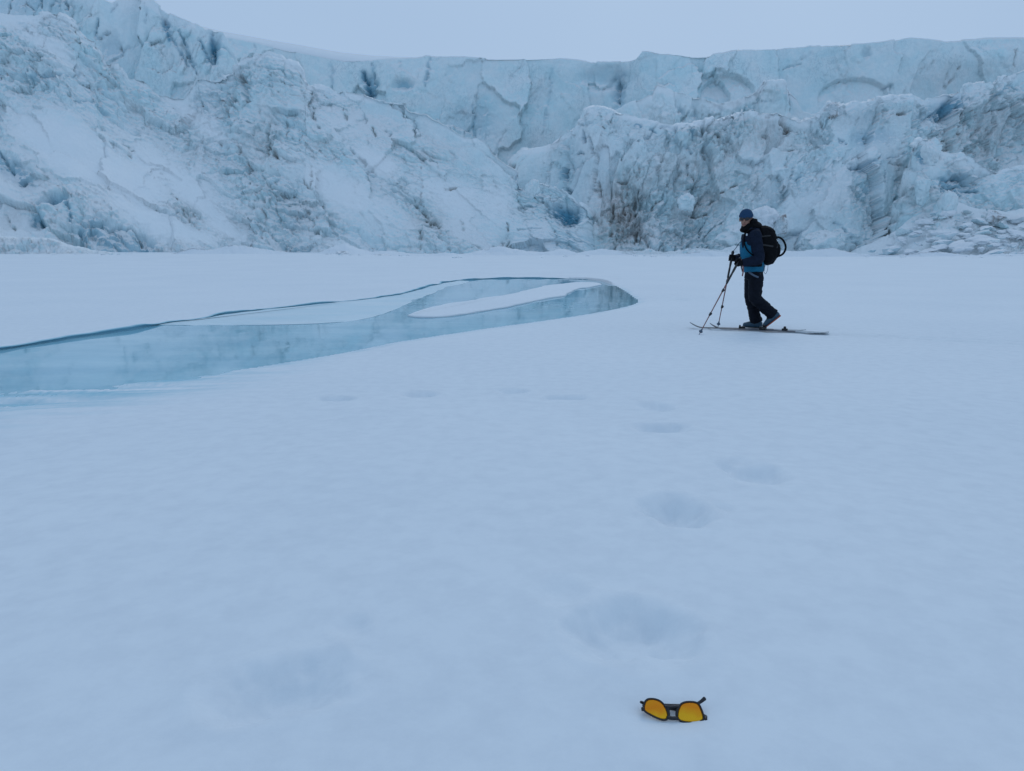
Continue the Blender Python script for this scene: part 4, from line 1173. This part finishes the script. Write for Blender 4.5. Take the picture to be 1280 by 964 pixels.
# one continuous body
bp = [tube([hipC, waist, chest, W(938, 291, YC), neck], [(0.10, 0.155), (0.10, 0.15), (0.115, 0.175), (0.08, 0.15), (0.055, 0.06)], ref=FW),
      tube([neck, W(934, 281, YC), headc - HU * 0.02], [0.062, 0.055, 0.055]),
      tube([lh, lk, la], [0.085, 0.06, 0.045]), tube([rh, rk, ra], [0.085, 0.06, 0.045]),
      tube([lsh, lel, lwr], [0.055, 0.042, 0.032]), tube([rsh, rel, rwr], [0.055, 0.042, 0.032]),
      ellip(headc + HU * 0.025, (HF, HL, HU), (0.098, 0.077, 0.10)),
      ellip(headc - HU * 0.045 + HF * 0.022, (HF, HL, HU), (0.070, 0.060, 0.075)),
      ellip(headc - HU * 0.095 + HF * 0.052, (HF, HL, HU), (0.026, 0.028, 0.020)),
      tube([headc + HF * 0.088 + HU * 0.012, headc + HF * 0.108 - HU * 0.020, headc + HF * 0.100 - HU * 0.036], [0.010, 0.014, 0.016]),
      ellip(headc + HF * 0.065 - HU * 0.02 + HL * 0.036, (HF, HL, HU), (0.028, 0.022, 0.022)), ellip(headc + HF * 0.065 - HU * 0.02 - HL * 0.036, (HF, HL, HU), (0.028, 0.022, 0.022)),
      ellip(headc + HL * 0.078 - HF * 0.005, (HF, HL, HU), (0.020, 0.010, 0.032)), ellip(headc - HL * 0.078 - HF * 0.005, (HF, HL, HU), (0.020, 0.010, 0.032))]
fuse('body', bp, 0.008, M_SKIN, person, 3)
# face pieces
mouth = part('mouth', tube([headc + HF * 0.084 - HU * 0.066 + HL * 0.026, headc + HF * 0.094 - HU * 0.070, headc + HF * 0.084 - HU * 0.066 - HL * 0.026], [0.004, 0.006, 0.004], seg=8), simple('lips', (0.30, 0.12, 0.11), 0.5), person)
for sg in (1, -1):
    part('ear', tube([headc + HL * sg * 0.085 + HU * 0.02, headc + HL * sg * 0.09 + HF * -0.008, headc + HL * sg * 0.083 - HU * 0.028], [0.008, 0.011, 0.007], seg=8), M_SKIN, person)
# cap with folded brim
hp = [ellip(headc + HU * 0.048 - HF * 0.004, (HF, HL, HU), (0.112, 0.093, 0.098)),
      tube([headc + HU * 0.048 + HF * 0.106 * math.cos(t_) + HL * 0.088 * math.sin(t_) - HU * 0.012 * math.cos(t_ + math.pi) * -1 for t_ in np.linspace(0, 2 * math.pi, 17)], [(0.020, 0.010)] * 17, ref=UP, seg=10, caps=False)]
hat = fuse('knit_hat', hp, 0.007, M_HAT, person, 2, 0.002, 0.03, 3)
# cut away the lower half of the cap
bm = bmesh.new(); bm.from_mesh(hat.data)
cut = headc + HU * 0.030 - person.location
bmesh.ops.bisect_plane(bm, geom=bm.verts[:] + bm.edges[:] + bm.faces[:], plane_co=cut, plane_no=(HU + HF * 0.18).normalized(), clear_inner=True)
bm.to_mesh(hat.data); bm.free()
# his sunglasses
gl = part('sunglasses', join([tube([headc + HL * 0.082 * math.sin(t_) + HF * 0.104 * math.cos(t_) + HU * 0.012 for t_ in np.linspace(-1.45, 1.45, 15)], [(0.004, 0.003)] * 15, ref=UP, seg=8)]), M_PLAST, person)
for sg in (1, -1):
    part('sunglass_lens', ellip(headc + HF * 0.098 + HL * sg * 0.036 + HU * 0.006, ((HF + HL * sg * 0.35).normalized(), (HL - HF * sg * 0.35).normalized(), HU), (0.012, 0.035, 0.026)), M_DLENS, gl)

# jacket
jk = [tube([W(942, 338.6, YC), W(942, 332, YC), W(941, 325, YC), W(939.5, 311, YC), W(940, 298, YC), W(940, 291, YC), W(937, 286, YC)],
           [(0.145, 0.185), (0.150, 0.19), (0.152, 0.185), (0.160, 0.195), (0.142, 0.205), (0.115, 0.19), (0.075, 0.10)], ref=FW, seg=28, capk=0.15)]
fuse('jacket', jk, 0.010, M_BLUE, person, 3, 0.007, 0.11, 5)
fuse('jacket_yoke', [tube([W(940.5, 305, YC), W(940, 297, YC), W(940, 290, YC), W(937, 285.5, YC)], [(0.150, 0.213), (0.150, 0.216), (0.125, 0.205), (0.085, 0.11)], ref=FW, seg=28, capk=0.3),
      tube([W(929.5, 300, 10.74), W(929, 309, 10.72)], [(0.035, 0.03), (0.02, 0.015)])], 0.010, M_NAVY, person, 3, 0.004, 0.09, 6)
for nm, (a, b, c) in (('l', (lsh, lel, lwr)), ('r', (rsh, rel, rwr))):
    mid1, mid2 = a.lerp(b, 0.5), b.lerp(c, 0.5)
    fuse('sleeve', [tube([a + UP * 0.02, mid1, b, mid2, c], [0.083, 0.078, 0.070, 0.062, 0.050], n=6)], 0.008, M_NAVY, person, 4, 0.010, 0.07, 7)
# collar and bunched hood
fuse('hood', [tube([W(934, 289, YC), W(935, 284.5, YC), W(936, 281.5, YC)], [(0.085, 0.095), (0.088, 0.092), (0.085, 0.088)], ref=FW, capk=0.3),
      ellip(W(943.5, 283, YC), (FW, LT, UP), (0.095, 0.13, 0.062)), ellip(W(941.5, 277.5, YC), (FW, LT, UP), (0.058, 0.10, 0.050)), ellip(W(929.5, 287.5, 10.78), (FW, LT, UP), (0.045, 0.07, 0.030))], 0.009, M_BLACK, person, 2, 0.010, 0.06, 9)
part('chest_badge', box(W(933.5, 293.5, 10.625), (FW, UP, LT), (0.010, 0.016, 0.004), 0.002), M_WHITE, person)

# trousers, loose at the cuffs
fuse('trousers', [tube([W(942, 338, YC), W(942, 346, YC)], [(0.120, 0.165), (0.125, 0.175)], ref=FW, capk=0.3),
      tube([lh + UP * 0.02, lh.lerp(lk, 0.55), lk, lk.lerp(la, 0.5), la.lerp(lk, 0.03)], [(0.108, 0.10), (0.098, 0.092), (0.086, 0.082), (0.082, 0.078), (0.080, 0.085)], n=6, capk=0.1),
      tube([rh + UP * 0.02, rh.lerp(rk, 0.5), rk, rk.lerp(ra, 0.5), ra.lerp(rk, 0.0)], [(0.108, 0.10), (0.096, 0.092), (0.082, 0.080), (0.080, 0.078), (0.088, 0.082)], n=6, capk=0.1)],
     0.010, M_TROU, person, 3, 0.012, 0.10, 11)
part('thigh_strap', tube([W(936.5, 340.5, 10.64), W(941, 343.5, 10.60), W(946, 346, 10.60), W(951, 347.5, 10.66)], [(0.007, 0.014)] * 4, ref=(0, 1, 0), seg=10), M_STRAP, person)


# boots
def boot(toe, heel, ankle, mat=M_BOOT):
    d = (toe - heel).normalized()
    side = d.cross(UP).normalized()
    u = side.cross(d).normalized()
    L_ = (toe - heel).length
    shell = [tube([heel + u * 0.055 + d * 0.02, heel + u * 0.055 + d * L_ * 0.45, toe + u * 0.040 - d * 0.045], [(0.045, 0.052), (0.046, 0.050), (0.045, 0.036)], ref=side),
             tube([heel + u * 0.05 + d * 0.06, heel + u * 0.12 + d * 0.055, ankle + (heel + u * 0.17 - ankle) * 0.25], [(0.05, 0.058), (0.048, 0.055), (0.05, 0.052)], ref=side)]
    b_ = fuse('boot', shell, 0.006, mat, person, 2)
    part('sole', join([tube([heel + u * 0.010 - d * 0.005, heel + u * 0.010 + d * L_ * 0.5, toe + u * 0.014 - d * 0.01], [(0.040, 0.013), (0.038, 0.012), (0.040, 0.012)], ref=side, capk=0.3)]), M_ORANGE if mat is M_BOOT and toe.y < 10.8 else M_PLAST, b_)
    for q in (0.35, 0.55):
        part('buckle', box(heel + d * L_ * q + u * 0.095 - side * 0.0, (d, side, u), (0.010, 0.052, 0.006), 0.002), M_PLAST, b_)
    return b_


boot(W(955.5, 411.2, 10.71), W(975.5, 395.5, 10.66), W(966.5, 391.5, 10.70))
boot(W(927, 409.3, 11.0), W(951.5, 410.3, 10.90), W(945.5, 399, 10.94))


# gloved hands closed round the grips
def glove(c, axis, back, wrist, seed):
    axis = axis.normalized(); back = (back - axis * back.dot(axis)).normalized(); s_ = axis.cross(back).normalized()
    ps = [ellip(c + back * 0.028, (back, s_, axis), (0.030, 0.042, 0.050)), tube([wrist, c + back * 0.03], [0.046, 0.036])]
    for i in range(4):
        o = c + axis * (0.036 - 0.024 * i)
        rr = 0.034 - 0.001 * abs(i - 1)
        lens = (3.6, 3.9, 3.7, 3.1)[i]
        ps.append(tube([o + back * rr * math.cos(t_) + s_ * rr * math.sin(t_) for t_ in np.linspace(0.2, lens, 7)], [0.0135, 0.0135, 0.013, 0.0125, 0.012, 0.0115, 0.011], seg=10))
    ps.append(tube([c + back * 0.02 - s_ * 0.03 - axis * 0.01, c - s_ * 0.036 + axis * 0.025, c - back * 0.030 - s_ * 0.012 + axis * 0.040], [0.017, 0.015, 0.012], seg=10))
    return fuse('glove', ps, 0.005, M_BLACK, person, 1)


gA_top, gA_tip = W(916.3, 314.5, 10.96), W(897.3, 409.5, 11.12)
gB_top, gB_tip = W(925.5, 322.5, 10.58), W(873.5, 419.2, 10.17)
axA = (gA_top - gA_tip).normalized(); axB = (gB_top - gB_tip).normalized()
hA = gA_top - axA * 0.095; hB = gB_top - axB * 0.075
glove(hA, axA, rwr - hA, rwr, 1)
glove(hB, axB, lwr - hB + Vector((0.02, 0, 0.02)), lwr, 2)


def ski_pole(top, tip, ax, label, clamps, mat):
    root = empty('ski_pole', tip, label, 'ski pole', 'ski poles held by the skier')
    L_ = (top - tip).length
    P_ = lambda s_: tip + ax * (L_ * s_)
    part('shaft', tube([P_(0.03), P_(0.52), P_(0.80)], [0.0060, 0.0085, 0.0095], seg=10, curve=False), mat, root)
    part('grip', tube([P_(0.80), P_(0.83), P_(0.90), P_(0.96), P_(0.985), P_(1.0)], [0.013, 0.016, 0.0175, 0.018, 0.022, 0.017], seg=14), M_PLAST, root)
    part('lower_grip', tube([P_(0.66), P_(0.68), P_(0.78), P_(0.80)], [0.011, 0.015, 0.015, 0.013], seg=12), M_PLAST, root)
    for s_ in clamps:
        part('clamp', join([tube([P_(s_ - 0.014), P_(s_ + 0.014)], [0.015, 0.015], seg=10, curve=False), ellip(P_(s_) + Vector((0.012, -0.01, 0)), ((1, 0, 0), (0, 1, 0), ax), (0.012, 0.010, 0.018), 10, 6)]), M_PLAST, root)
    b_ = P_(0.055)
    part('basket', join([tube([b_ - ax * 0.006, b_ + ax * 0.010], [0.028, 0.014], seg=18, curve=False), tube([b_ + ax * 0.01, b_ + ax * 0.03], [0.012, 0.009], seg=10, curve=False)]), M_PLAST if mat is M_POLE2 else M_STRAP, root)
    part('tip', tube([P_(-0.012), P_(0.0), P_(0.04)], [0.002, 0.004, 0.006], seg=8, curve=False), M_STRAP, root)
    return root


pa = ski_pole(gA_top, gA_tip, axA, 'far upright ski pole in the front glove, planted beside the ski tips', (0.28, 0.62), M_POLE)
pb = ski_pole(gB_top, gB_tip, axB, 'near slanting red-brown ski pole reaching farthest left, crossing in front of the skis', (0.27, 0.575), M_POLE)
part('wrist_strap', tube([gB_top, W(928, 330, 10.55), W(929, 338, 10.55), W(928, 345, 10.56)], [(0.010, 0.003)] * 4, ref=(1, 0, 0), seg=8), M_POLE, pb)
part('wrist_strap', tube([gB_top - UP * 0.03, W(926.5, 333, 10.56), W(928, 339.5, 10.56)], [(0.008, 0.003)] * 3, ref=(1, 0, 0), seg=8), M_BLACK, pb)
part('wrist_strap', tube([gA_top, W(920, 310, 10.9), W(924, 304, 10.85), W(927.5, 301, 10.7)], [(0.006, 0.003)] * 4, ref=(1, 0, 0), seg=8), M_STRAP, pa)


# skis
def ski(tip, tail, label, bind_s):
    tip = Vector((*tip, 0.012)); tail = Vector((*tail, 0.012))
    root = empty('ski', tip.lerp(tail, 0.5), label, 'ski', 'skis under the skier')
    d = (tip - tail).normalized(); L_ = (tip - tail).length
    side = Vector((-d.y, d.x, 0))
    def seg_mesh(s0, s1, n_):
        V, Fc = [], []
        for i in range(n_ + 1):
            s_ = s0 + (s1 - s0) * i / n_
            wd = 0.043 + 0.016 * abs(2 * s_ - 1) ** 2
            if s_ > 0.93: wd *= math.sqrt(max(1 - ((s_ - 0.93) / 0.071) ** 2, 0.03))
            if s_ < 0.015: wd *= 0.8
            z = 0.075 * max(0, (s_ - 0.88) / 0.12) ** 1.8 + 0.012 * max(0, (0.04 - s_) / 0.04) + 0.004
            th = 0.006 + 0.006 * math.sin(math.pi * min(max(s_, 0.03), 0.97))
            c = tail + d * (L_ * s_) + UP * z
            for a, b in ((-1, 0), (-0.94, th), (0.94, th), (1, 0)):
                V.append(np.array(c + side * (wd * a) + UP * b))
        for i in range(n_):
            for k in range(4):
                j = (k + 1) % 4
                Fc.append((i * 4 + k, i * 4 + j, i * 4 + 4 + j, i * 4 + 4 + k))
        Fc.append((0, 1, 2, 3)); Fc.append((n_ * 4 + 3, n_ * 4 + 2, n_ * 4 + 1, n_ * 4))
        return np.array(V), Fc
    part('ski_body', seg_mesh(0.27, 1.0, 50), M_SKI, root, False)
    part('ski_tail', seg_mesh(0.0, 0.27, 20), M_SKIT, root, False)
    tp = tail + d * (L_ * bind_s) + UP * 0.028
    part('toe_piece', join([box(tp, (d, side, UP), (0.045, 0.032, 0.012), 0.004), box(tp + d * 0.03 + UP * 0.02, (d, side, UP), (0.012, 0.038, 0.012), 0.004)]), M_PLAST, root)
    hp_ = tail + d * (L_ * bind_s - 0.30) + UP * 0.032
    part('heel_piece', join([box(hp_, (d, side, UP), (0.040, 0.028, 0.012), 0.004), box(hp_ + UP * 0.024, (d, side, UP), (0.018, 0.024, 0.018), 0.005)]), M_PLAST, root)
    return root


def gpt(px, py):
    x, y = at_z(px, py, 0.01)
    return float(x), float(y)


ski(gpt(862, 410.0), gpt(1007, 414.0), 'far ski under the flat front boot, its tip the leftmost', 0.54)
ski(gpt(887, 411.3), gpt(1036, 416.9), 'near ski under the lifted rear boot, its pale tail the rightmost', 0.545)

# ------------------------------------------------------------------ backpack
pack = empty('backpack', W(960, 331, YC), 'black backpack with a loop handle worn by the skier', 'backpack')
prof_ = [(950.5, 284), (957, 283.5), (963, 286), (969, 292), (972, 300), (972.5, 310), (971, 322), (966, 329.5), (959, 331.5), (953, 329), (950.5, 318), (950, 300)]
PP = np.array(prof_); pc = PP.mean(0)
V, Fc = [], []
lat = np.array([-0.15, -0.14, -0.11, -0.05, 0.05, 0.11, 0.14, 0.15]); scl = [0.6, 0.82, 0.96, 1.0, 1.0, 0.96, 0.82, 0.6]
for l_, s_ in zip(lat, scl):
    for q in PP:
        w_ = W(pc[0] + (q[0] - pc[0]) * s_, pc[1] + (q[1] - pc[1]) * s_, YC)
        V.append(np.array(w_ + LT * float(l_)))
n_ = len(PP)
for i in range(len(lat) - 1):
    for k in range(n_):
        j = (k + 1) % n_
        Fc.append((i * n_ + k, i * n_ + j, (i + 1) * n_ + j, (i + 1) * n_ + k))
Fc.append(tuple(range(n_))[::-1]); Fc.append(tuple((len(lat) - 1) * n_ + k for k in range(n_)))
fuse('pack_body', [(np.array(V), Fc)], 0.010, M_BLACK, pack, 5, 0.008, 0.09, 13)
fuse('pack_lid', [ellip(W(960, 287.5, YC), ((FW * 0.9 + UP * 0.42).normalized(), LT, (UP * 0.9 - FW * 0.42).normalized()), (0.11, 0.135, 0.045))], 0.009, M_BLACK, pack, 2, 0.006, 0.05, 14)
fuse('front_pocket', [ellip(W(970.5, 313, YC), (FW, LT, UP), (0.055, 0.11, 0.11))], 0.009, M_BLACK, pack, 2, 0.006, 0.05, 15)
fuse('side_pocket', [ellip(W(960, 321, YC) + LT * 0.145, (FW, LT, UP), (0.075, 0.03, 0.09))], 0.008, M_BLACK, pack, 2, 0.005, 0.05, 16)
part('loop_handle', tube([W(968, 297.5, 10.74), W(973, 296.6, 10.74), W(978, 299.5, 10.74), W(981.3, 305, 10.74), W(982, 311, 10.74), W(979, 317, 10.74), W(973.5, 320.2, 10.74), W(967, 320, 10.74)], [(0.018, 0.014)] * 8, ref=(0, 1, 0), seg=14), M_BLACK, pack)
part('white_tag', box(W(971.5, 300.5, 10.70), (Vector((0.8, 0, -0.6)), Vector((0, 1, 0)), Vector((0.6, 0, 0.8))), (0.022, 0.004, 0.010), 0.002), M_WHITE, pack)
for sg in (1, -1):
    part('shoulder_strap', tube([W(952, 290, YC) + LT * 0.10 * sg, W(943, 286.5, YC) + LT * 0.125 * sg, W(934, 290.5, YC) + LT * 0.125 * sg, W(930, 299, YC) + LT * 0.125 * sg, W(934, 312, YC) + LT * 0.165 * sg, W(946, 322, YC) + LT * 0.20 * sg, W(952, 324, YC) + LT * 0.15 * sg],
         [(0.028, 0.009)] * 7, ref=LT, seg=12, n=7), M_BLACK, pack)
hb = []
for t_ in np.linspace(-2.35, 2.35, 25):
    c_ = W(941.5, 330.5, YC) + FW * (0.160 * math.cos(t_)) + LT * (0.200 * math.sin(t_)); hb.append(c_)
part('hip_belt', tube(hb, [(0.030, 0.012)] * 25, ref=UP, seg=10, n=2), M_BLACK, pack)
part('strap_end', tube([W(957, 331, 10.7), W(954.8, 338, 10.69), W(957, 342.5, 10.69), W(959.5, 337, 10.69), W(960, 331, 10.7)], [0.003] * 5, seg=8), M_STRAP, pack)
part('compression_strap', tube([W(952, 306, YC) + LT * 0.158, W(962, 307.5, YC) + LT * 0.162, W(971.5, 309, YC) + LT * 0.13], [(0.004, 0.012)] * 3, ref=(0, 1, 0), seg=8), M_PLAST, pack)
part('compression_strap', tube([W(952, 296, YC) + LT * 0.150, W(962, 295, YC) + LT * 0.156, W(969, 296, YC) + LT * 0.12], [(0.004, 0.010)] * 3, ref=(0, 1, 0), seg=8), M_PLAST, pack)

# ------------------------------------------------------------------ sunglasses lying in the snow
gx, gy = at_z(842, 903, 0.2)
gx, gy = float(gx), float(gy)
gzz = gz(gx, gy)
for _ in range(3):
    gx, gy = [float(q) for q in at_z(842, 901, gzz)]
    gzz = gz(gx, gy)
PN = Vector((0.03, -math.cos(math.radians(48)), math.sin(math.radians(48)))).normalized()
P0 = Vector((gx, gy, gzz + 0.008))
spec_ = empty('sunglasses', P0, 'black-framed sunglasses with orange mirror lenses lying on the snow in the foreground', 'sunglasses')


def on_plane(px, py, off=0.0):
    a, b, c = ray(px, py)
    d = Vector((float(a), float(b), float(c)))
    o = Vector((0, 0, CAMH))
    t_ = ((P0 + PN * off) - o).dot(PN) / d.dot(PN)
    return o + d * t_


def zc(pts): return [(770 + x / 9.143, 840 + y / 9.143) for x, y in pts]


lensL = zc([(312, 432), (318, 385), (332, 340), (362, 312), (410, 306), (468, 316), (515, 340), (552, 378), (580, 430), (598, 485), (598, 522), (575, 545), (530, 548), (470, 528), (400, 494), (345, 462)])
lensR = zc([(694, 520), (700, 462), (718, 405), (745, 365), (790, 345), (850, 340), (905, 346), (945, 366), (970, 410), (990, 462), (1004, 515), (1000, 548), (960, 570), (890, 582), (800, 578), (730, 558)])


def mat_lens():
    m, n, p = new_mat('orange_mirror')
    tcn = n.nodes.new('ShaderNodeTexCoord')
    # interference colours of the mirror coat run across the lens: amber at the edges, red orange in the middle
    sp = n.nodes.new('ShaderNodeSeparateXYZ')
    n.links.new(tcn.outputs['Object'], sp.inputs[0])
    a = noise(n, 30, 2, 0.5, tcn.outputs['Object'], 0.6)
    hgt = math_(n, 'ADD', math_(n, 'MULTIPLY', sp.outputs['Z'], 24.0), math_(n, 'MULTIPLY', math_(n, 'SUBTRACT', a.outputs['Fac'], 0.5), 0.5))
    c = ramp(n, hgt, [(0.08, (0.92, 0.46, 0.015)), (0.38, (0.88, 0.27, 0.010)), (0.62, (0.88, 0.32, 0.010)), (0.9, (0.88, 0.40, 0.02))])
    n.links.new(c, p.inputs['Base Color'])
    p.inputs['Metallic'].default_value = 0.75
    p.inputs['Roughness'].default_value = 0.12
    return m


M_LENS = mat_lens()
M_FR = simple('black_frame', (0.008, 0.008, 0.012), 0.3, var=0.1, spec=0.5)
for pts, nm in ((lensL, 'L'), (lensR, 'R')):
    P_ = [on_plane(*q) for q in smooth_poly(pts + [pts[0]], 3)[:-1]]
    c_ = sum(P_, Vector()) / len(P_)
    rim_ = part('rim', tube([*P_, P_[0]], [(0.0021, 0.0020) for _ in range(len(P_) + 1)], ref=PN, seg=8, caps=False, curve=False), M_FR, spec_)
    V, Fc = [], []
    m_ = len(P_)
    for r_ in (1.0, 0.75, 0.5, 0.25):
        for q in P_: V.append(np.array(c_ + (q - c_) * r_ + PN * (0.0045 * (1 - r_ * r_))))
    V.append(np.array(c_ + PN * 0.0045))
    for i in range(3):
        for k in range(m_):
            j = (k + 1) % m_
            Fc.append((i * m_ + k, i * m_ + j, (i + 1) * m_ + j, (i + 1) * m_ + k))
    for k in range(m_): Fc.append((3 * m_ + k, 3 * m_ + (k + 1) % m_, 4 * m_))
    # a back face gives the glass its thickness
    nb_ = len(V)
    for r_ in (1.0,):
        for q in P_: V.append(np.array(q - PN * 0.0015))
    for k in range(m_):
        j = (k + 1) % m_
        Fc.append((k, nb_ + k, nb_ + j, j))
    Fc.append(tuple(nb_ + k for k in range(m_))[::-1])
    part('lens', (np.array(V), Fc), M_LENS, spec_)
z1 = lambda x, y, off=0.0: on_plane(770 + x / 9.143, 840 + y / 9.143, off)
part('bridge', join([tube([z1(560, 392), z1(610, 400, 0.001), z1(665, 396, 0.001), z1(722, 398)], [(0.003, 0.0024)] * 4, ref=PN, seg=8), tube([z1(592, 520), z1(645, 530, 0.001), z1(700, 528)], [(0.0035, 0.0040)] * 3, ref=PN, seg=8),
      tube([z1(604, 500), z1(600, 440), z1(590, 400)], [(0.003, 0.003)] * 3, ref=PN, seg=8), tube([z1(694, 500), z1(698, 440), z1(715, 400)], [(0.003, 0.003)] * 3, ref=PN, seg=8)]), M_FR, spec_)
part('temple', tube([z1(322, 400, -0.003), z1(345, 372, -0.012), z1(600, 385, -0.016), z1(860, 385, -0.010), z1(950, 352, -0.006), z1(1012, 305, -0.004)], [(0.002, 0.0035), (0.002, 0.004), (0.002, 0.004), (0.0025, 0.004), (0.003, 0.0035), (0.003, 0.0045)], ref=PN, seg=10), M_FR, spec_)
part('temple', tube([z1(1022, 545, -0.002), z1(1000, 500, -0.010), z1(700, 430, -0.020), z1(400, 380, -0.018), z1(285, 345, -0.010)], [(0.003, 0.005), (0.002, 0.004), (0.002, 0.004), (0.002, 0.004), (0.003, 0.003)], ref=PN, seg=10), M_FR, spec_)
for x_, y_ in ((1024, 545), (308, 425)):
    part('hinge', box(z1(x_, y_, -0.001), (PN, Vector((1, 0, 0)), PN.cross(Vector((1, 0, 0)))), (0.003, 0.0035, 0.004), 0.001), M_FR, spec_)
